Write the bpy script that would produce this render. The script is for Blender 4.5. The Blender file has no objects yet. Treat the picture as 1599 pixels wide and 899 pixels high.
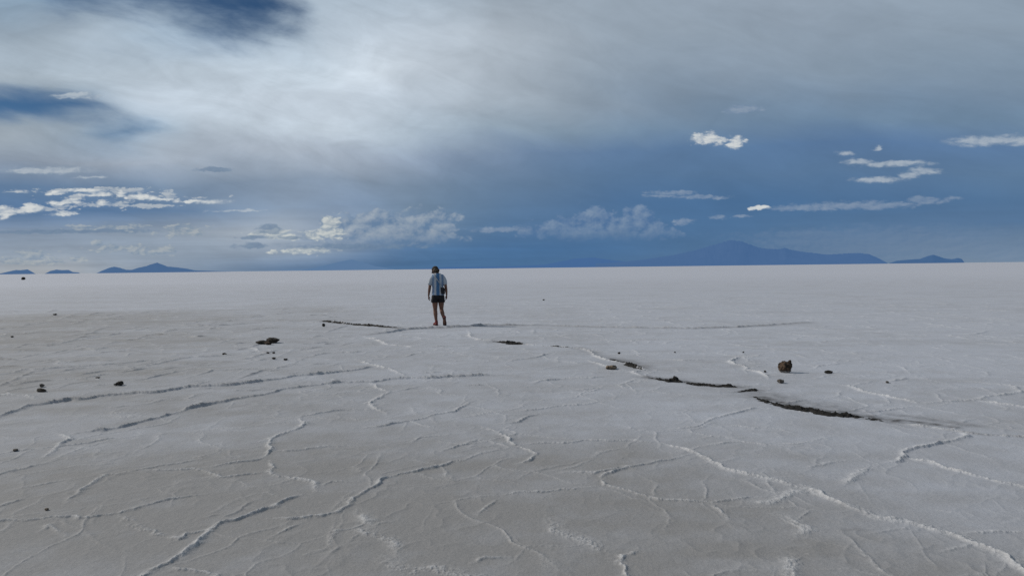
import bpy, bmesh, math, random
import numpy as np
from mathutils import Vector, Matrix

R = math.radians
scene = bpy.context.scene
col = scene.collection

# ------------------------------------------------------------------ camera
W, H, F = 1599.0, 899.0, 1067.0           # photo size and focal length in photo pixels
CAM_H = 1.5
PITCH = math.atan((449.5 - 418.7) / F)
ROLL = 0.01207
cam_rot = (Matrix.Rotation(math.pi / 2 - PITCH, 3, 'X') @ Matrix.Rotation(-ROLL, 3, 'Z'))
cd = bpy.data.cameras.new('camera')
cam = bpy.data.objects.new('camera', cd)
col.objects.link(cam)
cam.matrix_world = Matrix.Translation((0, 0, CAM_H)) @ cam_rot.to_4x4()
cd.sensor_width = 36.0
cd.lens = 36.0 * F / W
cd.clip_start = 0.05
cd.clip_end = 400000.0
scene.camera = cam


def ray(px, py):
    v = Vector(((px - W / 2) / F, -(py - H / 2) / F, -1.0))
    return (cam_rot @ v).normalized()


def ground(px, py):
    d = ray(px, py)
    t = CAM_H / -d.z
    return (d.x * t, d.y * t)


def sky_uv(px, py):
    d = ray(px, py)
    return math.atan2(d.x, d.y), d.z / d.y


# ------------------------------------------------------------------ noise
_rng = np.random.RandomState(7)
_perm = _rng.permutation(512).astype(np.int64)
_perm = np.concatenate([_perm, _perm, _perm])
_grad = _rng.uniform(0, 2 * math.pi, 1536)
_gx, _gy = np.cos(_grad), np.sin(_grad)


def perlin(x, y):
    xi = np.floor(x).astype(np.int64)
    yi = np.floor(y).astype(np.int64)
    xf, yf = x - xi, y - yi
    xi &= 511
    yi &= 511
    u = xf * xf * xf * (xf * (xf * 6 - 15) + 10)
    v = yf * yf * yf * (yf * (yf * 6 - 15) + 10)

    def g(ix, iy, dx, dy):
        h = _perm[_perm[ix] + iy]
        return _gx[h] * dx + _gy[h] * dy
    x1, y1 = (xi + 1) & 511, (yi + 1) & 511
    a = g(xi, yi, xf, yf)
    b = g(x1, yi, xf - 1, yf)
    c = g(xi, y1, xf, yf - 1)
    d = g(x1, y1, xf - 1, yf - 1)
    return (a + (b - a) * u) * (1 - v) + (c + (d - c) * u) * v


def fbm(x, y, octv=4, gain=0.5):
    s, a, f = 0, 1.0, 1.0
    for i in range(octv):
        s = s + a * perlin(x * f + 17.3 * i, y * f + 9.1 * i)
        a *= gain
        f *= 2.03
    return s


def noise3(p, k=1.0, seed=0.0):
    x, y, z = p[:, 0] * k + seed, p[:, 1] * k + seed * 1.7, p[:, 2] * k - seed
    return (perlin(x + 31.7, y + z * 0.73) + perlin(y + 7.1, z + x * 0.61 + 3.3) + perlin(z + 51.2, x + y * 0.57)) * 0.6


# ------------------------------------------------------------------ helpers
def tag(o, label=None, cat=None, group=None, kind=None):
    if label:
        o['label'] = label
    if cat:
        o['category'] = cat
    if group:
        o['group'] = group
    if kind:
        o['kind'] = kind
    return o


def empty(name, loc, rz=0.0):
    o = bpy.data.objects.new(name, None)
    col.objects.link(o)
    o.location = loc
    o.rotation_euler = (0, 0, rz)
    o.empty_display_size = 0.1
    return o


def mesh_obj(name, verts, faces, mat, parent=None, smooth=True):
    me = bpy.data.meshes.new(name)
    me.from_pydata([tuple(map(float, v)) for v in verts], [], [tuple(map(int, f)) for f in faces])
    me.update()
    if smooth:
        me.polygons.foreach_set('use_smooth', np.ones(len(me.polygons), bool))
    o = bpy.data.objects.new(name, me)
    col.objects.link(o)
    me.materials.append(mat)
    o.parent = parent
    return o


class NT:
    """tiny helper to write node trees as expressions"""

    def __init__(self, tree):
        self.t = tree

    def n(self, typ, **kw):
        nd = self.t.nodes.new(typ)
        for k, v in kw.items():
            setattr(nd, k, v)
        return nd

    def put(self, sock, v):
        if v is None:
            return
        if isinstance(v, bpy.types.NodeSocket):
            self.t.links.new(v, sock)
        else:
            if hasattr(sock.default_value, '__len__') and len(sock.default_value) == 4 and len(v) == 3:
                v = (*v, 1.0)
            sock.default_value = v

    def m(self, op, a, b=None, c=None, clamp=False):
        nd = self.n('ShaderNodeMath', operation=op, use_clamp=clamp)
        for s, v in zip(nd.inputs, (a, b, c)):
            self.put(s, v)
        return nd.outputs[0]

    def v(self, op, a, b=None, c=None, scale=None):
        nd = self.n('ShaderNodeVectorMath', operation=op)
        for s, v in zip(nd.inputs, (a, b, c)):
            self.put(s, v)
        if scale is not None:
            self.put(nd.inputs['Scale'], scale)
        return nd.outputs['Value'] if op in ('LENGTH', 'DISTANCE', 'DOT_PRODUCT') else nd.outputs['Vector']

    def xyz(self, x, y, z=0.0):
        nd = self.n('ShaderNodeCombineXYZ')
        for s, v in zip(nd.inputs, (x, y, z)):
            self.put(s, v)
        return nd.outputs[0]

    def sep(self, a):
        nd = self.n('ShaderNodeSeparateXYZ')
        self.put(nd.inputs[0], a)
        return nd.outputs

    def noise(self, vec, scale=1.0, detail=4.0, rough=0.5, dim='3D', dist=0.0, color=False):
        nd = self.n('ShaderNodeTexNoise', noise_dimensions=dim)
        self.put(nd.inputs['Vector'], vec)
        nd.inputs['Scale'].default_value = scale
        nd.inputs['Detail'].default_value = detail
        nd.inputs['Roughness'].default_value = rough
        nd.inputs['Distortion'].default_value = dist
        return nd.outputs['Color'] if color else nd.outputs['Fac']

    def step(self, x, lo, hi, a=0.0, b=1.0, smooth=True):
        nd = self.n('ShaderNodeMapRange', interpolation_type='SMOOTHSTEP' if smooth else 'LINEAR', clamp=True)
        for s, v in zip(nd.inputs, (x, lo, hi, a, b)):
            self.put(s, v)
        return nd.outputs[0]

    def mix(self, f, a, b):
        nd = self.n('ShaderNodeMix', data_type='RGBA')
        self.put(nd.inputs[0], f)
        self.put(nd.inputs[6], a)
        self.put(nd.inputs[7], b)
        return nd.outputs[2]


def lin(c):
    return tuple(((x / 255) / 12.92 if x / 255 <= 0.04045 else ((x / 255 + 0.055) / 1.055) ** 2.4) for x in c)


def material(name, build, **defaults):
    mt = bpy.data.materials.new(name)
    mt.use_nodes = True
    nt = NT(mt.node_tree)
    bs = mt.node_tree.nodes['Principled BSDF']
    for k, v in defaults.items():
        nt.put(bs.inputs[k.replace('_', ' ')], v)
    if build:
        build(nt, bs)
    return mt


def noisy(name, c0, c1, scale=20.0, rough=0.8, detail=5.0, bump=0.0, bscale=None, lo=0.35, hi=0.65, foot=False):
    def b(nt, bs):
        p = nt.n('ShaderNodeTexCoord').outputs['Object']
        f = nt.step(nt.noise(p, scale, detail, 0.6), lo, hi)
        cc = nt.mix(f, c0, c1)
        if foot:                               # salt crusted on near the ground
            gz = nt.sep(nt.n('ShaderNodeTexCoord').outputs['Generated'])[2]
            k = nt.step(nt.m('ADD', gz, nt.m('MULTIPLY', nt.noise(p, 60.0, 4.0, 0.6), 0.35)), 0.42, 0.26)
            cc = nt.mix(k, cc, (0.30, 0.29, 0.28))
        nt.put(bs.inputs['Base Color'], cc)
        if bump:
            bn = nt.n('ShaderNodeBump')
            bn.inputs['Distance'].default_value = bump
            nt.put(bn.inputs['Height'], nt.noise(p, bscale or scale * 3, 5.0, 0.65))
            nt.put(bs.inputs['Normal'], bn.outputs[0])
    return material(name, b, Roughness=rough, Specular_IOR_Level=0.25)


# ------------------------------------------------------------------ sun and sky
SUN_AZ, SUN_EL = R(-70), R(35)            # azimuth measured clockwise from +Y
sun_dir = Vector((math.sin(SUN_AZ) * math.cos(SUN_EL), math.cos(SUN_AZ) * math.cos(SUN_EL), math.sin(SUN_EL)))
sl = bpy.data.lights.new('sun', 'SUN')
sl.energy = 3.1
sl.angle = R(0.9)
sl.color = (1.0, 0.94, 0.85)
so = bpy.data.objects.new('sun', sl)
col.objects.link(so)
so.rotation_euler = sun_dir.to_track_quat('Z', 'Y').to_euler()
so.location = sun_dir * 50


def build_world():
    w = bpy.data.worlds.new('World')
    scene.world = w
    w.use_nodes = True
    w.cycles.sampling_method = 'NONE'
    t = w.node_tree
    t.nodes.clear()
    nt = NT(t)
    d = nt.n('ShaderNodeTexCoord').outputs['Generated']
    x, y, z = nt.sep(d)
    hl = nt.v('LENGTH', nt.xyz(x, y, 0.0))
    az = nt.m('ARCTAN2', x, y)
    v = nt.m('MAXIMUM', nt.m('DIVIDE', z, nt.m('MAXIMUM', y, nt.m('MULTIPLY', hl, 0.3))), -0.02)
    p = nt.xyz(az, v, 0.0)

    sky = nt.n('ShaderNodeTexSky', sky_type='NISHITA')
    sky.sun_disc = False
    sky.sun_elevation = SUN_EL
    sky.sun_rotation = SUN_AZ % (2 * math.pi)
    sky.altitude = 3650
    sky.air_density = 1.0
    sky.dust_density = 0.3
    sky.ozone_density = 2.5
    bsky = nt.n('ShaderNodeBackground')
    bsky.inputs['Strength'].default_value = 0.036
    nt.put(bsky.inputs['Color'], nt.v('MULTIPLY', sky.outputs['Color'], (0.72, 1.0, 1.12)))

    # drifting, streaky warp: streaks run from upper left to lower right
    a = R(-16)
    rx = nt.v('DOT_PRODUCT', p, (math.cos(a), math.sin(a), 0))
    ry = nt.v('DOT_PRODUCT', p, (-math.sin(a), math.cos(a), 0))
    sp = nt.xyz(nt.m('MULTIPLY', rx, 3.2), nt.m('MULTIPLY', ry, 9.0), 3.7)
    wn = nt.noise(sp, 1.0, 3.0, 0.55, color=True)
    hi_w = nt.step(v, 0.02, 0.20, 0.22, 1.0)
    p2 = nt.v('ADD', p, nt.v('SCALE', nt.v('MULTIPLY', nt.v('SUBTRACT', wn, (0.5, 0.5, 0.5)), (0.16, 0.085, 0.0)), scale=hi_w))
    az2, v2, _ = nt.sep(p2)
    fac = nt.m('MULTIPLY_ADD', az2, 0.5, 0.5)

    # rows of cloud-deck colour (photo sRGB) with cover in the fourth value
    rows = ROWS
    prev = None
    prev_a = None
    pv = None
    for py, pts in rows:
        rn = nt.n('ShaderNodeValToRGB')
        nt.put(rn.inputs[0], fac)
        cr = rn.color_ramp
        cr.interpolation = 'B_SPLINE'
        stops = []
        for q in pts:
            aa = math.atan((q[0] - 799.5) / F)
            stops.append((aa * 0.5 + 0.5, (*lin(q[1:4]), q[4] if len(q) > 4 else 1.0)))
        cr.elements[0].position = stops[0][0]
        cr.elements[0].color = stops[0][1]
        cr.elements[1].position = stops[-1][0]
        cr.elements[1].color = stops[-1][1]
        for ps, c in stops[1:-1]:
            e = cr.elements.new(ps)
            e.color = c
        vv = (418.7 - py) / F
        if prev is None:
            prev, prev_a = rn.outputs[0], rn.outputs[1]
        else:
            k = nt.step(v2, pv, vv, smooth=False)
            prev = nt.mix(k, prev, rn.outputs[0])
            prev_a = nt.m('MULTIPLY_ADD', nt.m('SUBTRACT', rn.outputs[1], prev_a), k, prev_a)
        pv = vv
    deck, cover = prev, prev_a

    # soft texture inside the deck
    sp2 = nt.xyz(nt.m('MULTIPLY', rx, 6.0), nt.m('MULTIPLY', ry, 21.0), 11.0)
    tex = nt.noise(sp2, 1.0, 6.0, 0.62, dist=0.9)
    amp = nt.m('MULTIPLY', nt.step(v, 0.05, 0.2, 0.24, 0.46), nt.step(az, 0.15, -0.25, 0.55, 1.0))
    deck = nt.v('SCALE', deck, scale=nt.m('MULTIPLY_ADD', nt.m('SUBTRACT', tex, 0.5), amp, 1.0))
    bill = nt.noise(nt.v('MULTIPLY', p2, (9.0, 15.0, 0.0)), 1.0, 6.0, 0.6, dist=0.3)
    deck = nt.v('SCALE', deck, scale=nt.m('MULTIPLY_ADD', nt.m('SUBTRACT', bill, 0.5), nt.m('MULTIPLY', amp, 1.35), 1.0))
    # horizontal bands low down
    band = nt.noise(nt.xyz(nt.m('MULTIPLY', az, 5.0), nt.m('MULTIPLY', v, 60.0), 1.0), 1.0, 5.0, 0.6, dist=0.3)
    bl = nt.step(v, 0.13, 0.05)
    left = nt.step(az, 0.25, -0.3, 0.2, 0.6)
    deck = nt.v('SCALE', deck, scale=nt.m('MULTIPLY_ADD', nt.m('MULTIPLY', nt.m('SUBTRACT', band, 0.5), bl), left, 1.0))

    # small clouds: signed ellipses with billowing edges
    lo_n = nt.v('SUBTRACT', nt.noise(nt.v('MULTIPLY', p, (26.0, 48.0, 0.0)), 1.0, 2.0, 0.5, color=True), (0.5, 0.5, 0.5))
    hi_n = nt.v('SUBTRACT', nt.noise(nt.v('MULTIPLY', p, (95.0, 190.0, 3.0)), 1.0, 4.0, 0.66, color=True), (0.5, 0.5, 0.5))
    pw = nt.v('ADD', nt.v('SCALE', lo_n, scale=0.7), nt.v('SCALE', hi_n, scale=0.8))

    def puff(q):
        acc = None
        for k, wt in ((1.0, 1.0), (2.3, 0.5), (5.1, 0.28), (11.0, 0.14)):
            n = nt.noise(q, k, 0.0, 0.5, dim='2D')
            n = nt.m('ABSOLUTE', nt.m('SUBTRACT', n, 0.5))
            acc = nt.m('MULTIPLY', n, wt) if acc is None else nt.m('MULTIPLY_ADD', n, wt, acc)
        return nt.m('MULTIPLY', acc, 2.2)
    pq = nt.v('MULTIPLY_ADD', hi_n, (0.006, 0.004, 0.0), p)
    fine = puff(nt.v('MULTIPLY', pq, (40.0, 78.0, 0.0)))
    fine_l = puff(nt.v('MULTIPLY_ADD', pq, (40.0, 78.0, 0.0), (-0.14, 0.20, 0.0)))
    big = puff(nt.v('MULTIPLY', pq, (25.0, 32.0, 0.0)))
    big_l = puff(nt.v('MULTIPLY_ADD', pq, (25.0, 32.0, 0.0), (-0.15, 0.17, 0.0)))
    lit_b = nt.m('SUBTRACT', big, big_l)
    lit_f = nt.m('SUBTRACT', fine, fine_l)      # brighter on the side turned to the sun

    def field(items, warp):
        pp = nt.v('MULTIPLY_ADD', pw, (warp[0], warp[1], 0.0), p)
        D = None
        for (cx, cy, sx, sy) in items:
            ca, cv = sky_uv(cx, cy)
            sa = sx / F * math.cos(ca) ** 2
            sv = sy / F
            q = nt.v('MULTIPLY_ADD', pp, (1 / sa, 1 / sv, 0.0), (-ca / sa, -cv / sv, 0.0))
            L = nt.v('LENGTH', q)
            D = L if D is None else nt.m('SMOOTH_MIN', D, L, 0.35)
        return D

    for cl in CLOUDS:
        D = field(cl['items'], cl['warp'])
        fine_c, lit = (big, lit_b) if cl.get('big') else (fine, lit_f)
        D = nt.m('MULTIPLY_ADD', nt.m('SUBTRACT', fine_c, 0.5), -cl['edge'], D)
        al = nt.m('MULTIPLY', nt.step(D, 1.0 + cl['soft'], 1.0 - cl['soft']), cl['alpha'])
        if 'base' in cl:                       # heads that melt into the haze below them
            al = nt.m('MULTIPLY', al, nt.step(v, (418.7 - cl['base'][0]) / F, (418.7 - cl['base'][1]) / F))
        sh = nt.m('ADD', nt.m('MULTIPLY_ADD', lit, cl['relief'], cl['bright']), nt.step(D, 1.1, 0.2, 0.0, cl['core']), clamp=True)
        c = nt.mix(sh, lin(cl['dark']), lin(cl['light']))
        deck = nt.mix(al, deck, c)
        cover = nt.m('MAXIMUM', cover, al)

    bcl = nt.n('ShaderNodeBackground')
    nt.put(bcl.inputs['Color'], deck)
    bcl.inputs['Strength'].default_value = 1.0
    mx = nt.n('ShaderNodeMixShader')
    frag = nt.noise(nt.xyz(nt.m('MULTIPLY', rx, 9.0), nt.m('MULTIPLY', ry, 22.0), 5.0), 1.0, 6.0, 0.6, dist=0.2)
    cov = nt.m('MULTIPLY_ADD', nt.m('SUBTRACT', frag, 0.5), 1.1, cover)
    nt.put(mx.inputs[0], nt.step(cov, 0.0, 0.85))
    t.links.new(bsky.outputs[0], mx.inputs[1])
    t.links.new(bcl.outputs[0], mx.inputs[2])
    out = nt.n('ShaderNodeOutputWorld')
    t.links.new(mx.outputs[0], out.inputs['Surface'])


ROWS = [
    (414, [(0, 159, 166, 174), (80, 166, 170, 174), (160, 146, 156, 168), (320, 128, 146, 166), (480, 93, 122, 157), (640, 75, 110, 148), (800, 73, 109, 148), (960, 78, 112, 150), (1120, 87, 117, 150), (1280, 93, 121, 152), (1440, 113, 134, 155), (1600, 124, 141, 158)]),
    (388, [(0, 143, 156, 171), (160, 143, 156, 171), (320, 140, 155, 172), (420, 145, 160, 178), (500, 138, 154, 173), (560, 112, 134, 161), (640, 81, 114, 150), (800, 72, 109, 150), (960, 76, 112, 152), (1120, 81, 114, 150), (1280, 88, 117, 150), (1440, 105, 128, 153), (1600, 108, 130, 153)]),
    (355, [(0, 135, 151, 171), (160, 136, 152, 171), (320, 145, 158, 173), (420, 169, 179, 190), (480, 150, 165, 183), (560, 129, 149, 173), (640, 113, 134, 157), (720, 93, 122, 153), (800, 84, 116, 152), (960, 81, 115, 152), (1120, 77, 112, 151), (1280, 83, 115, 150), (1440, 88, 117, 150), (1600, 86, 116, 150)]),
    (320, [(0, 88, 119, 156), (160, 88, 119, 156), (320, 102, 128, 159), (420, 138, 156, 177), (480, 133, 152, 175), (560, 126, 147, 173), (640, 115, 137, 160), (720, 102, 128, 156), (800, 93, 121, 152), (960, 79, 113, 152), (1120, 76, 111, 150), (1280, 77, 112, 151), (1440, 81, 114, 151), (1600, 84, 116, 151)]),
    (280, [(0, 97, 124, 156), (160, 102, 127, 156), (320, 122, 142, 165), (480, 138, 153, 171), (640, 120, 140, 162), (800, 99, 124, 152), (960, 88, 118, 152), (1120, 86, 116, 150), (1280, 88, 118, 152), (1440, 90, 119, 152), (1600, 93, 122, 153)]),
    (240, [(0, 138, 152, 169), (160, 154, 166, 181), (320, 164, 176, 190), (480, 172, 183, 196), (640, 147, 162, 181), (800, 111, 133, 160), (960, 95, 123, 157), (1120, 92, 122, 157), (1280, 91, 121, 158), (1440, 92, 122, 159), (1600, 94, 124, 160)]),
    (200, [(-150, 170, 181, 192), (0, 160, 172, 183), (90, 155, 169, 182, 0.95), (160, 139, 160, 180, 0.45), (205, 141, 164, 186, 0.45), (250, 169, 185, 199, 0.95), (300, 181, 193, 205, 1), (480, 193, 206, 218), (560, 193, 205, 216), (640, 176, 191, 205), (800, 136, 154, 170), (960, 117, 140, 163), (1120, 113, 137, 162), (1280, 111, 135, 160), (1440, 110, 135, 160), (1600, 110, 135, 160)]),
    (158, [(-150, 155, 169, 182, 0), (0, 135, 154, 172, 0), (80, 135, 154, 172, 0.0), (140, 159, 176, 192, 0.35), (190, 179, 193, 206, 0.9), (240, 186, 198, 210, 1), (320, 192, 205, 217), (480, 198, 210, 222), (640, 187, 199, 211), (800, 148, 162, 175), (960, 131, 148, 166), (1120, 126, 145, 165), (1280, 122, 142, 163), (1440, 120, 141, 163), (1600, 118, 140, 163)]),
    (110, [(-150, 170, 180, 189), (0, 156, 170, 182), (160, 177, 191, 203), (320, 190, 204, 217), (480, 196, 210, 222), (560, 208, 219, 229), (640, 193, 204, 215), (800, 158, 170, 182), (960, 142, 157, 172), (1120, 136, 152, 169), (1280, 133, 150, 167), (1440, 131, 149, 167), (1600, 128, 147, 166)]),
    (60, [(-150, 170, 181, 192), (0, 155, 170, 184), (140, 169, 184, 197), (200, 174, 190, 205, 0.9), (260, 164, 183, 200, 0.7), (330, 159, 179, 198, 0.25), (400, 164, 181, 196, 0.4), (450, 171, 187, 202, 0.7), (500, 181, 195, 208, 1), (640, 193, 205, 217), (800, 168, 179, 190), (960, 149, 163, 177), (1120, 143, 158, 173), (1280, 140, 155, 171), (1440, 138, 154, 170), (1600, 136, 152, 168)]),
    (5, [(-150, 155, 169, 182), (0, 140, 161, 180, 0.95), (80, 130, 153, 174, 0.7), (130, 141, 161, 180, 0.2), (220, 149, 169, 188, 0.55), (320, 149, 169, 188, 0), (420, 149, 169, 188, -0.0), (470, 164, 181, 196, 0.25), (520, 173, 188, 202, 0.95), (640, 173, 188, 202), (800, 153, 165, 177), (960, 149, 163, 177), (1120, 148, 162, 177), (1280, 146, 160, 175), (1440, 143, 158, 173), (1600, 138, 154, 170)]),
    (-150, [(-600, 185, 190, 195), (0, 166, 179, 191), (800, 158, 169, 179), (1600, 138, 153, 169), (2200, 123, 142, 161)]),
]

CLOUDS = [
    # faint grey-blue shelf cloud banks low down
    dict(items=[(1400, 385, 230, 26), (1330, 372, 150, 16), (1560, 395, 110, 18)], warp=(0.05, 0.012), edge=0.5, soft=0.55, alpha=0.5, relief=0.3, bright=0.35, core=0.2,
         dark=(92, 120, 154), light=(116, 137, 163)),
    # bluish cumulus heads right of centre
    dict(items=[(880, 354, 42, 13), (925, 346, 30, 22), (962, 351, 28, 18), (990, 342, 22, 22), (1015, 354, 24, 17), (1045, 364, 20, 9), (950, 368, 95, 8), (850, 362, 30, 8)], warp=(0.020, 0.016), big=1, edge=0.9, soft=0.22, alpha=0.72, relief=0.8, bright=0.30, core=0.2,
         base=(392, 345), dark=(82, 114, 154), light=(132, 151, 174)),
    # grey cumulonimbus left of centre
    dict(items=[(560, 356, 50, 22), (610, 350, 46, 21), (655, 350, 34, 20), (688, 352, 28, 22), (600, 370, 110, 12), (470, 388, 70, 8)], warp=(0.020, 0.016), big=1, edge=0.9, soft=0.20, alpha=0.75, relief=0.8, bright=0.34, core=0.2,
         base=(398, 350), dark=(96, 124, 156), light=(160, 171, 182)),
    # sunlit heads
    dict(items=[(515, 353, 13, 13), (500, 364, 18, 7), (522, 363, 18, 8), (526, 346, 6, 7), (425, 364, 28, 7), (445, 370, 24, 4), (470, 392, 40, 4)], warp=(0.012, 0.008), edge=1.2, soft=0.36, alpha=0.8, relief=0.8, bright=0.42, core=0.3,
         dark=(140, 156, 170), light=(204, 208, 204)),
    # shaded scraps in front of the glow
    dict(items=[(420, 356, 20, 5), (398, 371, 26, 2.6), (395, 384, 20, 4), (455, 371, 18, 2), (332, 264, 20, 3.6), (560, 385, 80, 4), (415, 363, 16, 3), (110, 361, 130, 3)], warp=(0.026, 0.007), edge=0.9, soft=0.4, alpha=0.7, relief=0.4, bright=0.3, core=0.0,
         dark=(98, 122, 150), light=(128, 148, 168)),
    # low cream cumulus at the far left
    dict(items=[(55, 400, 26, 9), (20, 408, 28, 6), (85, 407, 20, 5), (120, 404, 12, 5), (155, 380, 11, 6), (200, 388, 44, 6), (212, 396, 16, 4), (250, 393, 18, 6), (285, 360, 30, 8), (180, 354, 60, 4)], warp=(0.022, 0.010), edge=1.6, soft=0.3, alpha=0.6, relief=0.9, bright=0.34, core=0.25,
         dark=(112, 135, 159), light=(172, 178, 180)),
    # thin lens streaks on the right
    dict(items=[(1050, 301, 32, 3.2), (1095, 307, 40, 3.2), (1030, 306, 25, 2.4), (1330, 321, 100, 6), (1450, 313, 32, 5), (1395, 318, 26, 4), (1495, 308, 12, 3), (785, 358, 42, 5), (1068, 346, 15, 4), (1165, 169, 24, 5), (1150, 174, 22, 4), (1250, 324, 50, 5), (1120, 340, 14, 3), (1160, 338, 12, 2)], warp=(0.036, 0.009), edge=0.6, soft=0.4, alpha=0.55, relief=0.5, bright=0.4, core=0.3,
         dark=(102, 128, 160), light=(152, 165, 182)),
    # brighter streaks
    dict(items=[(1540, 220, 58, 7), (1590, 219, 40, 7), (1400, 256, 48, 4.4), (1340, 252, 20, 3.4), (1368, 281, 34, 5), (1440, 268, 24, 5), (1420, 274, 16, 4.4), (1318, 240, 10, 3), (1370, 231, 6, 3), (75, 266, 62, 5.5), (145, 277, 22, 1.8), (28, 301, 20, 1.6), (370, 329, 44, 1.6), (325, 314, 36, 3.6), (115, 150, 34, 6)], warp=(0.026, 0.008), edge=0.55, soft=0.5, alpha=0.66, relief=0.5, bright=0.42, core=0.45,
         dark=(124, 145, 168), light=(184, 193, 201)),
    # broken scraps of the far-left cloud line
    dict(items=[(100, 300, 50, 3), (180, 302, 60, 4.5), (250, 309, 50, 3), (160, 319, 45, 4), (90, 324, 40, 4), (215, 322, 40, 2)], warp=(0.030, 0.012), edge=2.6, soft=0.45, alpha=0.62, relief=0.8, bright=0.42, core=0.35,
         dark=(126, 147, 172), light=(196, 201, 203)),
    # crisp white cumulus
    dict(items=[(1099, 217, 19, 8.5), (1120, 218, 16, 6), (1150, 221, 13, 8), (1192, 324, 13, 2.6), (1184, 325, 5, 4), (1176, 327, 6, 2), (18, 329, 26, 6), (52, 326, 15, 6), (2, 331, 18, 7), (100, 316, 20, 3.6), (88, 302, 14, 2.4), (120, 298, 16, 3), (155, 303, 26, 4.0), (190, 305, 9, 5), (222, 307, 12, 5), (250, 311, 24, 2.6), (98, 333, 16, 3.6), (165, 319, 11, 3.2), (300, 314, 26, 2.4)], warp=(0.014, 0.010), edge=0.9, soft=0.36, alpha=0.88, relief=0.7, bright=0.42, core=0.4,
         dark=(140, 158, 178), light=(214, 217, 216)),
]
build_world()

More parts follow.
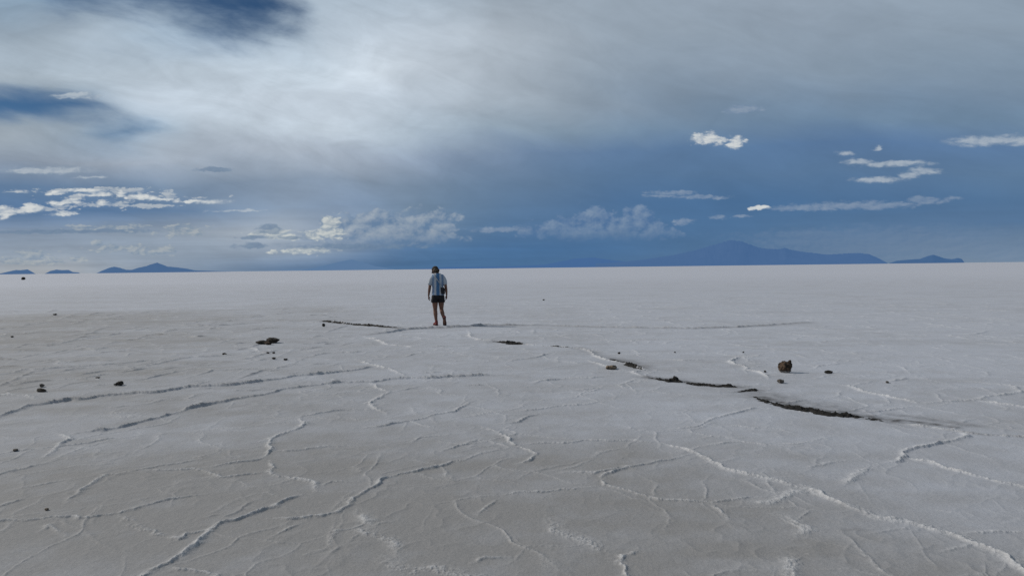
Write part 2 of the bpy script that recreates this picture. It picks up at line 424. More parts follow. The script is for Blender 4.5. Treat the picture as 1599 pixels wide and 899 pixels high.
# ------------------------------------------------------------------ salt flat
# ridges of the salt crust, traced where they lie: kind, points
RIDGES = [
 ('a', [(223,898),(248,884),(268,877),(285,867),(303,850),(315,839),(327,827),(344,819),(368,812),(392,803),(413,796),(433,791),(451,779),(468,774)]),
 ('b', [(344,819),(318,829),(290,834),(285,838),(255,836)]),
 ('b', [(262,886),(280,889),(305,893),(330,899)]),
 ('a', [(413,811),(457,811),(499,805),(530,798),(543,791),(552,779),(565,769),(583,759),(596,749),(617,743),(638,738),(658,733),(679,729),(693,724),(706,720),(727,718)]),
 ('b', [(0,816),(41,814),(83,809),(131,809),(158,805),(186,800),(210,791),(241,783),(282,776),(320,770)]),
 ('d', [(182,803),(196,810),(213,812)]), ('d', [(187,818),(213,821),(230,826),(241,833),(255,836)]),
 ('b', [(103,783),(127,769),(138,757),(155,743),(179,741),(206,736),(234,731),(258,726),(286,721),(327,713)]),
 ('b', [(220,734),(255,735),(279,735),(299,733),(320,736),(351,746),(385,741),(413,736)]),
 ('d', [(461,652),(476,661),(461,671),(440,678),(421,685),(418,697),(430,704),(413,714)]),
 ('b', [(413,714),(396,719),(361,723),(320,730)]),
 ('d', [(420,719),(425,731),(418,736),(430,743),(458,747),(482,749),(494,754),(492,769)]),
 ('b', [(430,705),(461,703),(495,699),(523,698)]),
 ('b', [(458,652),(486,648),(517,642),(544,640),(600,640)]),
 ('b', [(0,709),(21,704),(76,699),(103,697),(138,692),(162,686),(186,683)]),
 ('d', [(69,714),(81,704),(89,693),(110,686),(103,680),(93,676)]),
 ('h', [(0,650),(23,641.5),(43,634),(72,630),(98,626.5),(111,623),(129,623.7),(152,620),(187,617),(213,615),(239,614),(265,610),(293,604.7),(322,603.5),(357,602),(383,599),(411,595),(434,592),(462,587),(496,585),(538,580),(565,576),(586,572)]),
 ('h', [(120,676),(165,672),(190,666),(213,660),(247,654),(273,647),(290,639),(316,633),(345,628.6),(368,623),(383,620),(408,617),(421,614),(445,607),(469,604.5),(503,601),(534,597),(548,597.6),(579,597),(606,593.5),(641,591),(668,591),(703,588.7),(744,587),(782,585)]),
 ('d', [(560,564),(572,566),(586,572),(606,576),(624,582.5),(634,588)]),
 ('b', [(515,590),(538,595)]),
 ('d', [(575,597),(589,605.6),(610,611),(596,619),(575,630),(586,638),(603,647)]),
 ('b', [(610,611),(637,608),(651,604)]), ('b', [(703,603),(744,601),(784,600)]), ('b', [(634,584),(675,582),(696,580)]),
 ('b', [(555,668),(593,666),(620,660.6),(655,656),(672,648.6),(710,642),(723,635),(744,624.5)]),
 ('b', [(672,648),(683,660)]),
 ('b', [(778,662),(809,659),(823,651),(847,645)]), ('b', [(796,642),(833,640),(871,634),(913,631),(947,627)]),
 ('b', [(825,602),(844,595),(882,591),(923,590),(950,588)]), ('b', [(792,565),(806,562.6),(847,556),(864,549)]),
 ('h', [(503,501),(520,503.4),(551,507),(579,509),(596,510),(627,512)]),
 ('h', [(572,523),(606,519.6),(634,515),(661,513),(665,512.7),(710,511),(761,508),(844,507.5)]),
 ('a', [(844,507.5),(900,510),(1000,512),(1080,513),(1150,511),(1200,508),(1262,503)]),
 ('d', [(568,524.7),(589,531.6),(606,538.5),(641,542),(651,542.6)]), ('b', [(629,558),(641,554),(661,550)]),
 ('b', [(651,542.6),(700,541),(760,538)]),
 ('d', [(730,514),(735,526),(747,531),(771,532),(796,534),(820,538),(847,540),(882,542),(899,543.6),(926,547),(950,550.5)]),
 ('d', [(900,542.5),(915,546),(937,560),(955,564),(975,567.5),(987,570),(1005,577.5),(985,581),(1010,589)]),
 ('b', [(905,560),(930,566),(950,574),(985,580)]),
 ('b', [(835,514),(833,522)]),
 ('d', [(1408,662.5),(1431,664.5),(1459,668),(1487,672),(1501,674.6),(1515,676.5),(1537.5,679),(1571,682),(1591,682.4),(1640,684)]),
 ('a', [(1501,674),(1511,682),(1501,686),(1481,690.6),(1453,695),(1431,698),(1414,703),(1408,707.4),(1414,713),(1403,720),(1375,723)]),
 ('c', [(1375,723),(1352,734),(1335,751),(1324,756.6)]),
 ('d', [(1420,714),(1442,720),(1459,723),(1481,730),(1509,738),(1543,747),(1571,754),(1599,760),(1640,770)]),
 ('a', [(1035.6,690.6),(1056,698),(1080.6,705.6),(1105,717),(1131,730),(1157,736.7),(1180,742),(1198.6,748.7),(1225,755.4),(1262,764.4),(1277,769),(1300,780.5),(1326,790),(1352,801),(1375,808),(1412,812),(1442,820),(1468,829),(1498,837),(1524.6,850.6),(1554.5,861),(1577,870.4),(1599,885),(1625,905)]),
 ('c', [(1080.6,705.6),(1131,730),(1198.6,748.7),(1262,764.4),(1326,790),(1375,808),(1442,820),(1498,837),(1554.5,861),(1599,885)]),
 ('c', [(1262,765.5),(1243.5,767),(1225,774),(1217,780.5),(1195,785),(1172,784)]),
 ('b', [(1000,771),(1030,778.6),(1075,781.6),(1112,783.5),(1157,778.6),(1191,774)]),
 ('d', [(1116,784),(1123.6,795.5),(1140.5,810.5)]), ('c', [(1210,801),(1240,814),(1258.5,825.5),(1236,838.6)]),
 ('b', [(1502,833),(1543,831),(1592,830),(1640,829)]),
 ('b', [(1079,707),(1049,717),(1019,723),(992,729),(964,734.6),(944,743),(938.6,750)]),
 ('b', [(978,729),(947,734.6),(926.6,741.5),(913,739),(873,738)]),
 ('b', [(789,772),(803,770),(830,769),(871.5,765.6),(899,764),(933,761)]), ('b', [(944,745),(950,757),(957.5,760),(992,769),(1023,778)]),
 ('d', [(754.6,667.5),(775,674),(792,683),(803,693),(820,698.5),(837,709),(827,717),(806,724)]),
 ('b', [(816,693),(844,690),(889,691.6),(913,688),(982,688),(1036,691.6)]),
 ('c', [(555,798),(569,808.6),(579,822)]), ('c', [(548,827),(562,831),(583,836),(603,846),(617,867)]), ('c', [(596,870.5),(617,886),(644.5,893),(672,889),(710,899)]),
 ('c', [(854,803),(865,826),(889,834),(913,843),(926.6,851.6),(944,863.6)]),
 ('d', [(964,865),(971,867),(969.6,881),(976,896)]), ('d', [(971,865),(999,855)]),
 ('c', [(1245,866),(1240,880),(1245,895)]), ('b', [(1225,872),(1240,879),(1265,868)]),
 ('d', [(1160,555),(1148,560),(1141,565),(1150,569),(1163,571),(1165,577.5),(1183,581),(1198,586),(1200,591)]),
 ('b', [(1275,575),(1280,571),(1298,569),(1320,566)]), ('b', [(1274,591),(1296,585)]),
 ('d', [(1307,599),(1330,603.5),(1346.6,610.5),(1369,616),(1397,622),(1420,626),(1442,630)]),
 ('b', [(1442,630),(1459,627),(1487,626),(1526,624.6),(1543,619),(1571,615),(1591,613),(1582,602),(1543,596.5)]),
 ('d', [(1526,625),(1557,630),(1599,636),(1640,642)]), ('b', [(1383,596),(1400,593.7),(1414,589)]), ('b', [(1335,602),(1358,596)]),
 ('b', [(1347,644),(1383,641),(1403,637),(1422,634)]),
 ('b', [(1048,670),(1073,667.6),(1095,665),(1112.6,652.6),(1130,650),(1150,645),(1170,640),(1198,632.6)]),
 ('b', [(1200,632),(1240,628),(1290,622)]),
 ('b', [(0,489),(22,488.5)]), ('b', [(89,499),(101,496),(119,495)]), ('b', [(184,490.5),(219,488.5),(239,485)]), ('b', [(0,513.5),(29,511.5),(50,508.6)]),
 ('d', [(0,525),(12,522),(43,520.7),(66,518)]), ('b', [(95,526),(138,521),(173,519)]),
 ('b', [(23,542),(57.5,539),(92,536.5),(132,529),(161,525),(187,520.7),(219,519)]), ('b', [(164,538),(175.5,534.5),(213,532)]),
 ('b', [(242,520.7),(265,516),(293,513.5)]), ('b', [(322,509),(345,508),(374,506),(403,504)]), ('b', [(270,525),(299,526),(316,528)]),
 ('b', [(0,585),(20,582.5),(32,577.7),(57.5,577),(95,574),(129.5,572),(161,570),(184,568),(201,566),(230,564),(259,564)]), ('d', [(92,572),(89,561)]),
 ('b', [(101,558),(138,554.6),(178,552)]),
 ('b', [(190,577.7),(207,575),(236,569.6),(259,565),(273,561),(299,557.5),(325,556.7),(351,555),(388,552)]),
 ('b', [(196,595.5),(224,592.6),(247,587),(270,581),(293,578)]), ('d', [(0,618),(17,617),(40,618.5),(62,623)]), ('b', [(161,644),(196,645),(224,644)]),
 ('b', [(20,560),(60,553),(75,552)]), ('b', [(290,590),(330,579),(390,576),(460,575)]), ('d', [(390,540),(400,547),(412,550)]),
 ('b', [(0,741),(40,730),(75,722)]), ('b', [(0,790),(20,784),(40,777)]), ('b', [(20,765),(60,758),(110,748)]),
 ('b', [(60,830),(75,822),(100,838)]), ('b', [(500,760),(520,752),(560,752)]), ('b', [(700,700),(740,690),(770,684)]),
 ('b', [(640,692),(660,683),(700,678)]), ('b', [(752,800),(765,790),(775,782)]), ('b', [(420,838),(450,825),(470,815)]),
 ('b', [(690,705),(720,695),(760,690)]), ('b', [(735,884),(760,873),(800,868)]), ('b', [(880,610),(930,606),(990,604)]),
 ('b', [(1120,560),(1070,563),(1020,560)]), ('b', [(1330,720),(1290,726),(1235,729)]), ('b', [(1090,696),(1150,690),(1270,700)]),
]
KIND = {'h': (0.016, 0.025, 0.45), 'a': (0.016, 0.019, 0.60), 'b': (0.012, 0.013, 0.44), 'c': (0.034, 0.010, 0.50), 'd': (0.015, 0.014, 0.65)}

rr = np.concatenate([np.array([0.002, 0.8, 1.5, 2.0]), np.geomspace(2.4, 8.0, 560), np.geomspace(8.02, 25.0, 470), np.geomspace(25.1, 48.0, 140), np.geomspace(50, 160000.0, 110)])
aa = np.concatenate([np.arange(-46, 46.01, 0.066), np.arange(50, 314, 4.0)])
aa = np.radians(aa)
NA, NR = len(aa), len(rr)
RRg, AAg = np.meshgrid(rr, aa, indexing='ij')
GX, GY = RRg * np.sin(AAg), RRg * np.cos(AAg)
DEN = int((aa < R(46.1)).sum())
NEAR = int((rr <= 49).sum())
X, Y = GX[:NEAR], GY[:NEAR]
wx = 0.05 * fbm(X * 2.3, Y * 2.3, 3) + 0.018 * fbm(X * 14 + 5, Y * 14, 3)
wy = 0.05 * fbm(X * 2.3 + 40, Y * 2.3 + 11, 3) + 0.018 * fbm(X * 14 + 25, Y * 14 + 3, 3)
XW, YW = X + wx, Y + wy
crumb = fbm(X * 37, Y * 37, 3, 0.65)
along = fbm(X * 3.1 + 3, Y * 3.1 + 8, 3)
Hh = np.zeros_like(X)
white = np.zeros_like(X)
stain0 = np.zeros_like(X)
along2 = fbm(X * 7 + 60, Y * 7 + 2, 2)
a0, r_lo = aa[0], rr


def cut(poly, w, hgt, wh, cr=0.4, grime=0.0):
    global Hh, white, stain0
    g = [ground(*q) for q in poly]
    n = len(g)
    for i in range(n - 1):
        (x0, y0), (x1, y1) = g[i], g[i + 1]
        dist = math.hypot((x0 + x1) / 2, (y0 + y1) / 2)
        ws = max(w * (1 + dist * 0.02), 0.0031 * dist)
        m = ws * 5.5 + 0.13
        rmin = max(2.3, min(math.hypot(x0, y0), math.hypot(x1, y1)) * 0.9 - m)
        rmax = max(math.hypot(x0, y0), math.hypot(x1, y1)) + m
        t0, t1 = sorted((math.atan2(x0, y0), math.atan2(x1, y1)))
        dm = m / rmin
        i0, i1 = np.searchsorted(rr[:NEAR], [rmin, rmax])
        j0, j1 = np.searchsorted(aa[:DEN], [t0 - dm, t1 + dm])
        if i1 <= i0 or j1 <= j0:
            continue
        s = (slice(i0, i1), slice(j0, j1))
        px, py = XW[s], YW[s]
        dx, dy = x1 - x0, y1 - y0
        L2 = dx * dx + dy * dy + 1e-9
        t = np.clip(((px - x0) * dx + (py - y0) * dy) / L2, 0, 1)
        nl = math.sqrt(L2)
        nx, ny = (-dy / nl, dx / nl) if dx > 0 else (dy / nl, -dx / nl)
        ex, ey = px - x0 - t * dx, py - y0 - t * dy
        d = np.hypot(ex, ey)
        # the pushed-up plate edge: steep towards one side, a long back on the other
        d = np.where(ex * nx + ey * ny > 0, d * 0.85, d * 1.4)
        tt = (i + t) / (n - 1)
        taper = np.clip(np.minimum(tt, 1 - tt) * (n - 1) * 1.2, 0.25, 1)
        q = np.clip(0.9 + 0.85 * along[s] + cr * crumb[s], 0.1, 1.7)
        prof = np.exp(-(d / ws) ** 1.35)
        if dist < 9:
            prof = prof * (1 - 0.55 * np.exp(-(d / (0.3 * ws)) ** 2) * np.clip(0.4 + 1.5 * along2[s], 0, 1))
        far = 1 + np.clip((dist - 5) * 0.10, -0.3 if dist < 5.5 else 0, 1.6)
        h = hgt * far * prof * q * taper
        Hh[s] = np.maximum(Hh[s], h)
        if grime:
            stain0[s] = np.maximum(stain0[s], grime * np.exp(-(d / ws) ** 2) * np.clip(0.6 + 1.3 * along[s], 0, 1) * taper)
        white[s] = np.maximum(white[s], wh * np.exp(-(d / (ws * 1.15)) ** 2) * np.clip(0.7 + 1.2 * along[s] + 1.2 * crumb[s], 0, 1.3) * taper)


def carry_on(p0, p1):
    """ridges do not stop where the photograph does"""
    if 4 < p0[0] < W - 4 and p0[1] < H - 6:
        return []
    L = math.hypot(p0[0] - p1[0], p0[1] - p1[1]) + 1e-6
    return [(p0[0] + (p0[0] - p1[0]) / L * k, min(p0[1] + (p0[1] - p1[1]) / L * k, 1050)) for k in (40, 90)]


for kd, poly in RIDGES:
    poly = carry_on(poly[0], poly[1])[::-1] + poly + carry_on(poly[-1], poly[-2])
    my = sum(q[1] for q in poly) / len(poly)
    mx_ = sum(q[0] for q in poly) / len(poly)
    gr = 0.0
    if kd in 'abh' and my < 680 and mx_ < 860:
        gr = 0.40 if kd == 'h' else 0.26
    elif kd == 'b' and my < 520:
        gr = 0.3
    cut(poly, *KIND[kd], cr={'h': 0.25, 'a': 0.28, 'b': 0.4, 'c': 0.5, 'd': 0.65}[kd], grime=gr)
# weaker pressure lines nobody traced: short wandering segments over the whole flat
rnd = random.Random(11)
for i in range(90):
    y = rnd.choice([rnd.uniform(486, 600), rnd.uniform(520, 880)])
    xx = rnd.uniform(-250, 1850)
    if y < 600 and xx > 700 and rnd.random() < 0.55:
        continue
    a = rnd.gauss(-0.10, 0.22)
    L = rnd.uniform(25, 120) * (0.6 + (y - 480) / 400)
    pts = []
    cx, cy = xx, y
    for k in range(6):
        pts.append((cx, max(cy, 478)))
        a += rnd.gauss(0, 0.25)
        a *= 0.9
        cx += L / 5 * math.cos(a)
        cy += L / 5 * math.sin(a) * (0.35 + (y - 480) / 500)
    k = rnd.uniform(0.25, 0.75)
    cut(pts, 0.013, 0.011 * k, rnd.choice([0.1, 0.25, 0.5]) * k)
for i in range(230):                     # the rough, rippled field at the left
    y = rnd.uniform(483, 612)
    cx, cy = rnd.uniform(-260, 560) - (y - 483) * 0.4, y
    a = rnd.gauss(-0.13, 0.10)
    L = rnd.uniform(15, 75) * (0.5 + (y - 480) / 160)
    pts = []
    for k in range(6):
        pts.append((cx, max(cy, 480)))
        a = a * 0.85 - 0.02 + rnd.gauss(0, 0.12)
        cx += L / 5 * math.cos(a)
        cy += L / 5 * math.sin(a) * 0.7
    k = rnd.uniform(0.4, 1.0)
    cut(pts, 0.012, 0.013 * k, rnd.choice([0.0, 0.0, 0.5]) * k, 0.5, 0.42 * k)

# a connected net of faint hairline ridges between the traced ones
def net(cell, seed, wmin):
    vx, vy = (X + 0.22 * fbm(X * 1.2 + seed, Y * 1.2, 3) + 0.5 * wx) / cell, (Y + 0.22 * fbm(X * 1.2 + 9, Y * 1.2 + seed, 3) + 0.5 * wy) / cell
    ix, iy = np.floor(vx).astype(np.int64), np.floor(vy).astype(np.int64)
    f1 = np.full_like(X, 9.0)
    f2 = np.full_like(X, 9.0)
    for ox in (-1, 0, 1):
        for oy in (-1, 0, 1):
            hsh = _perm[(_perm[(ix + ox + seed) & 511] + iy + oy) & 511]
            jx, jy = _grad[hsh] / (2 * math.pi), _grad[hsh + 512] / (2 * math.pi)
            dd_ = np.hypot(ix + ox + jx - vx, iy + oy + jy - vy)
            f2 = np.minimum(f2, np.maximum(f1, dd_))
            f1 = np.minimum(f1, dd_)
    ed_ = (f2 - f1) * cell * 0.6
    wl = np.maximum(wmin, 0.0026 * RRg[:NEAR])
    keep_ = np.clip(0.25 + 1.9 * fbm(X * 0.9 + seed * 3, Y * 0.9 + 5, 2), 0, 1)
    return np.exp(-(ed_ / wl) ** 1.3) * keep_


nn = np.maximum(net(1.15, 3, 0.010), 0.7 * net(0.62, 8, 0.008)) * np.clip(0.8 + 0.7 * crumb, 0, 1.5)
Hh = np.maximum(Hh, 0.0085 * nn * (1 + np.clip((RRg[:NEAR] - 5) * 0.1, 0, 1.2)))
white = np.maximum(white, 0.30 * nn)
Hh += 0.005 * fbm(X * 1.1 + 70, Y * 1.1, 3) + 0.0011 * fbm(X * 9, Y * 9, 4)
rid = 1 - np.abs(fbm(X * 2.2 + 90, Y * 2.2 + 4, 3)) * 2.2
Hh += 0.0045 * np.clip(rid, 0, 1) ** 5 * np.clip(0.6 + fbm(X * .7, Y * .7 + 50, 2), 0, 1)
fade = np.clip((48 - RRg[:NEAR]) / 20, 0, 1)
Hh *= fade
white *= fade


def rbf(pts, sig):
    """smooth field over the flat from values at photo points, in (azimuth, image height) space"""
    num = np.zeros_like(RRg)
    den = np.full_like(RRg, 1e-9)
    U = np.clip(AAg, -1.0, 1.0)
    V = np.log(np.clip(RRg, 2.4, 400))
    for (px, py, val) in pts:
        gx, gy = ground(px, py)
        u0, v0 = math.atan2(gx, gy), math.log(math.hypot(gx, gy))
        wgt = np.exp(-(((U - u0) / sig[0]) ** 2 + ((V - v0) / sig[1]) ** 2))
        num += wgt * val
        den += wgt
    return num / den


dirt_shade = rbf([(100, 880, .95), (400, 880, .97), (800, 880, .95), (1200, 890, .9), (1500, 890, .8), (100, 800, .95), (400, 790, .93), (700, 800, .95), (1000, 800, .88), (1200, 800, .75), (1450, 790, .42), (1599, 800, .42),
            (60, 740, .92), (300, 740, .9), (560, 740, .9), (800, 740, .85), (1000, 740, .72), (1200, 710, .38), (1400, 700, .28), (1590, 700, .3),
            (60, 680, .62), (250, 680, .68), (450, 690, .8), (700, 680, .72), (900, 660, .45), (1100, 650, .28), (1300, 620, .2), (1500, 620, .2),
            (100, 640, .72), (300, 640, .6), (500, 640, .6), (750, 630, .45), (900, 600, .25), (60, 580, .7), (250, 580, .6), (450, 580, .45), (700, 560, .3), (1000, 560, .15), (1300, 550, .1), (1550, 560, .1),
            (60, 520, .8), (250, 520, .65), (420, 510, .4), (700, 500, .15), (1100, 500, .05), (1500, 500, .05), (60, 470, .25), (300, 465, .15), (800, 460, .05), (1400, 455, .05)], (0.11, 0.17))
dirt_shade = np.clip(dirt_shade + (0.26 * fbm(GX * 0.35, GY * 0.35, 3) + 0.16 * fbm(GX * 0.8 + 7, GY * 2.0, 3)) * np.clip(60 / np.maximum(RRg, 1), 0, 1), 0, 1)  # dirty salt tone, with the foreground's cloud shadow painted in as darker albedo
stain = np.zeros_like(RRg)
stain[:NEAR] = stain0


def smear(poly, w, k, w2=None):
    g = [ground(*q) for q in poly]
    for i in range(len(g) - 1):
        (x0, y0), (x1, y1) = g[i], g[i + 1]
        dx, dy = x1 - x0, y1 - y0
        px, py = XW, YW
        t = np.clip(((px - x0) * dx + (py - y0) * dy) / (dx * dx + dy * dy + 1e-9), 0, 1)
        d2 = ((px - x0 - t * dx) ** 2 + (py - y0 - t * dy) ** 2)
        stain[:NEAR] = np.maximum(stain[:NEAR], k * np.exp(-d2 / w ** 2))


smear([(1174, 612), (1203, 619), (1243, 628), (1282, 636), (1321, 640)], 0.30, 0.42)
smear([(1190, 620), (1243, 635), (1302, 643), (1363, 652), (1394, 657)], 0.14, 0.85)
smear([(1385, 655), (1420, 658), (1459, 662), (1493, 666)], 0.07, 0.75)
smear([(1400, 648), (1440, 652), (1520, 664)], 0.10, 0.42)
smear([(1487, 672), (1537, 679), (1591, 682.4)], 0.04, 0.5)
smear([(1380, 655), (1420, 660), (1440, 664)], 0.06, 0.5)
smear([(1010, 589), (1050, 593), (1095, 600), (1153, 604)], 0.12, 0.7)
smear([(1145, 612.5), (1178, 608), (1193, 609.5)], 0.07, 0.5)
smear([(955, 560), (975, 563), (1005, 574)], 0.16, 0.55)
smear([(900, 543), (930, 552), (955, 561)], 0.14, 0.3)
smear([(771, 533), (820, 537)], 0.12, 0.5)
smear([(503, 501), (551, 507), (627, 512)], 0.14, 0.5)
smear([(572, 523), (634, 515), (661, 513)], 0.10, 0.35)
smear([(665, 512.7), (710, 511), (761, 508), (844, 507.5)], 0.20, 0.5)
smear([(844, 507.5), (900, 510), (1000, 512), (1080, 513)], 0.16, 0.36)
smear([(1080, 513), (1150, 511), (1200, 508), (1262, 503)], 0.18, 0.42)
smear([(1332, 828), (1350, 826)], 0.03, 0.3)
for ii, (q0, q1) in enumerate([((0, 489), (22, 488.5)), ((95, 497), (119, 495)), ((0, 513), (50, 508)), ((0, 523), (66, 518)), ((225, 488), (239, 485)), ((345, 508), (403, 504))]):
    smear([q0, q1], 0.12, 0.30)
stain *= np.clip(0.75 + 0.7 * fbm(GX * 9, GY * 9, 3), 0, 1.2)

Z = np.zeros_like(RRg)
Z[:NEAR] = Hh


def height_at(x, y):
    r, t = math.hypot(x, y), math.atan2(x, y)
    if r > 47:
        return 0.0
    i = min(int(np.searchsorted(rr, r)), NEAR - 1)
    j = min(int(np.searchsorted(aa[:DEN], t)), DEN - 1)
    return float(Z[i, j])


verts = np.stack([GX, GY, Z], -1).reshape(-1, 3).astype(np.float32)
ii = np.arange(NR - 1)[:, None] * NA
jj = np.arange(NA)[None, :]
jn = (jj + 1) % NA
quads = np.stack(np.broadcast_arrays(ii + jj, ii + NA + jj, ii + NA + jn, ii + jn), -1).reshape(-1, 4)[:, ::-1]
nf = len(quads)
me = bpy.data.meshes.new('ground')
me.vertices.add(len(verts))
me.vertices.foreach_set('co', verts.ravel())
me.loops.add(nf * 4)
me.loops.foreach_set('vertex_index', quads.ravel().astype(np.int32))
me.polygons.add(nf)
me.polygons.foreach_set('loop_start', np.arange(0, nf * 4, 4, dtype=np.int32))
me.polygons.foreach_set('use_smooth', np.ones(nf, bool))
me.update(calc_edges=True)
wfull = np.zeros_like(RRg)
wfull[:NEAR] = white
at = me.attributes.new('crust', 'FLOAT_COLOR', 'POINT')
at.data.foreach_set('color', np.stack([np.clip(wfull, 0, 1), dirt_shade, np.clip(stain, 0, 1), np.ones_like(dirt_shade)], -1).astype(np.float32).ravel())
gobj = bpy.data.objects.new('ground', me)
col.objects.link(gobj)
tag(gobj, kind='structure')


def ground_mat(nt, bs):
    p = nt.n('ShaderNodeNewGeometry').outputs['Position']
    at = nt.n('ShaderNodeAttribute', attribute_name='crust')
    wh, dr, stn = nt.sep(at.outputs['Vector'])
    dist = nt.v('LENGTH', p)
    near = nt.step(dist, 30.0, 6.0)
    n1 = nt.noise(p, 2.6, 6.0, 0.62)                        # blotches
    n2 = nt.noise(p, 55.0, 5.0, 0.7)                        # grain
    n3 = nt.noise(nt.v('MULTIPLY', p, (0.12, 0.9, 0.0)), 1.0, 6.0, 0.65)   # wind-drawn streaks
    n4 = nt.noise(nt.v('MULTIPLY', p, (0.006, 0.03, 0.0)), 1.0, 5.0, 0.6)
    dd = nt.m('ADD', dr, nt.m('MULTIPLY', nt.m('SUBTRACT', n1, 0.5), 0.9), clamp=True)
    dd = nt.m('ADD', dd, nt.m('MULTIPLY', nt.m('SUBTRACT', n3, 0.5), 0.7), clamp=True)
    c = nt.mix(dd, (0.335, 0.353, 0.395), (0.207, 0.205, 0.206))  # pale salt to the darker tone that also carries the painted cloud shadow
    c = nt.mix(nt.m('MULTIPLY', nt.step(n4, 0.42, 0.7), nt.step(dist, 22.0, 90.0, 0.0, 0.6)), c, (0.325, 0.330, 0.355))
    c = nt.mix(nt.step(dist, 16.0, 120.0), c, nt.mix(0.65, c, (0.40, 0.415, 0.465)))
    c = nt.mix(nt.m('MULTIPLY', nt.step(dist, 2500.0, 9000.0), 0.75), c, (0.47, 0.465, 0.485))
    wm = nt.m('MULTIPLY', wh, nt.step(n2, 0.3, 0.6, 0.6, 1.0), clamp=True)
    c = nt.mix(wm, c, (0.50, 0.505, 0.52))
    g = nt.m('MULTIPLY_ADD', nt.m('SUBTRACT', n2, 0.5), nt.m('MULTIPLY', near, 0.5), 1.0)
    c = nt.v('SCALE', c, scale=g)
    c = nt.mix(nt.m('MULTIPLY', stn, nt.step(n2, 0.25, 0.6, 0.75, 1.0), clamp=True), c, (0.035, 0.032, 0.030))
    nt.put(bs.inputs['Base Color'], c)
    bn = nt.n('ShaderNodeBump')
    bn.inputs['Distance'].default_value = 0.012
    bn.inputs['Strength'].default_value = 0.5
    hgt = nt.m('ADD', nt.m('MULTIPLY', n2, 0.55), nt.m('MULTIPLY', nt.noise(p, 17.0, 4.0, 0.6), 0.8))
    hgt = nt.m('ADD', hgt, nt.m('MULTIPLY', nt.m('MULTIPLY', nt.noise(p, 110.0, 3.0, 0.7), wh), 2.2))
    nt.put(bn.inputs['Height'], nt.m('MULTIPLY', hgt, nt.step(dist, 26.0, 4.0, 0.0, 1.0)))
    nt.put(bs.inputs['Normal'], bn.outputs[0])


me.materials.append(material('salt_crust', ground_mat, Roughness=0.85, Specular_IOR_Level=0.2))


# ------------------------------------------------------------------ mountains on the horizon
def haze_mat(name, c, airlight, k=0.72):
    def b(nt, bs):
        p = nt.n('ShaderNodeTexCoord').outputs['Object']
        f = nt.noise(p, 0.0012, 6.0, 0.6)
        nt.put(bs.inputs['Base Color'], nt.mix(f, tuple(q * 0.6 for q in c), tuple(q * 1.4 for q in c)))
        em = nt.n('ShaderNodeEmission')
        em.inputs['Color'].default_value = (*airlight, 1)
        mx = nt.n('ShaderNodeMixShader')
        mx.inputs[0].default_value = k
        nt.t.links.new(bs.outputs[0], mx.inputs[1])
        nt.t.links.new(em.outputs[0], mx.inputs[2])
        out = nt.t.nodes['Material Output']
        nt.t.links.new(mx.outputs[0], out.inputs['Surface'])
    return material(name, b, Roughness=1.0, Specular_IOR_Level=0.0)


def mountain(name, prof, dist, depth, mat, seed=0, rough=0.12):
    us, vs = [], []
    for (px, py) in prof:
        a, v = sky_uv(px, py)
        us.append(a)
        vs.append(max(v, -0.0002))
    us, vs = np.array(us), np.array(vs)
    na = max(60, int((us[-1] - us[0]) / 0.0012))
    nd = 22
    A = np.linspace(us[0], us[-1], na)
    S = np.linspace(-1, 1, nd)
    AA, SS = np.meshgrid(A, S)
    Dd = dist + SS * depth
    PX, PY = Dd * np.tan(AA), Dd
    hp = np.interp(AA, us, vs)
    k = 900.0
    spur = fbm(PX / k / 2 + seed, PY / k / 2, 4)
    prf = np.clip(1 - np.abs(SS), 0, 1) ** 0.8
    Zm = hp * dist * prf * (1 + rough * 3.0 * spur * np.abs(SS) * 1.4)
    Zm += hp * dist * 0.06 * fbm(AA * 900 + seed, SS * 6, 3) * prf
    Zm = np.maximum(Zm, 0) + (prf > 0) * CAM_H * 0.0 - 15.0 * (np.abs(SS) > 0.99)
    V = np.stack([PX, PY, Zm], -1).reshape(-1, 3)
    Fq = [(i * na + j, i * na + j + 1, (i + 1) * na + j + 1, (i + 1) * na + j) for i in range(nd - 1) for j in range(na - 1)]
    c = V.mean(0)
    c[2] = 0
    o = mesh_obj(name, V - c, Fq, mat)
    o.location = c
    return tag(o, kind='structure')


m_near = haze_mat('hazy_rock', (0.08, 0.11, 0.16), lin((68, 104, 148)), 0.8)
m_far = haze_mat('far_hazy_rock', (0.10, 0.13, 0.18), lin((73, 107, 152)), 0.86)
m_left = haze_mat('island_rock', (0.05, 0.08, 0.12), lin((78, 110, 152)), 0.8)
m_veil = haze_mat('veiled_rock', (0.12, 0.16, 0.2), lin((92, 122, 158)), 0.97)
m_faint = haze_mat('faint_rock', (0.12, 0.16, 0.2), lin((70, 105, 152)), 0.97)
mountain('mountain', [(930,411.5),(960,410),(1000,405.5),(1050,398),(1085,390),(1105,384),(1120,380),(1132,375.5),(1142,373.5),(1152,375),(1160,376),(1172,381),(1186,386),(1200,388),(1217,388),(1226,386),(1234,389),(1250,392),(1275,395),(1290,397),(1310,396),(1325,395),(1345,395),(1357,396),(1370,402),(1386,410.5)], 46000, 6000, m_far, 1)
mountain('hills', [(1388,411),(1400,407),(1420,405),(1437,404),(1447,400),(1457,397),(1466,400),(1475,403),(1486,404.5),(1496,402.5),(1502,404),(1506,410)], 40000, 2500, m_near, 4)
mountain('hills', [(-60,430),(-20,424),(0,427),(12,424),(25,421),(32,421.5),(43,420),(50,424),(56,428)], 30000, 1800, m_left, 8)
mountain('hills', [(69,428),(78,423),(88,420.5),(97,421.5),(107,421),(114,424.5),(122,425),(126,428)], 30000, 1500, m_left, 12)
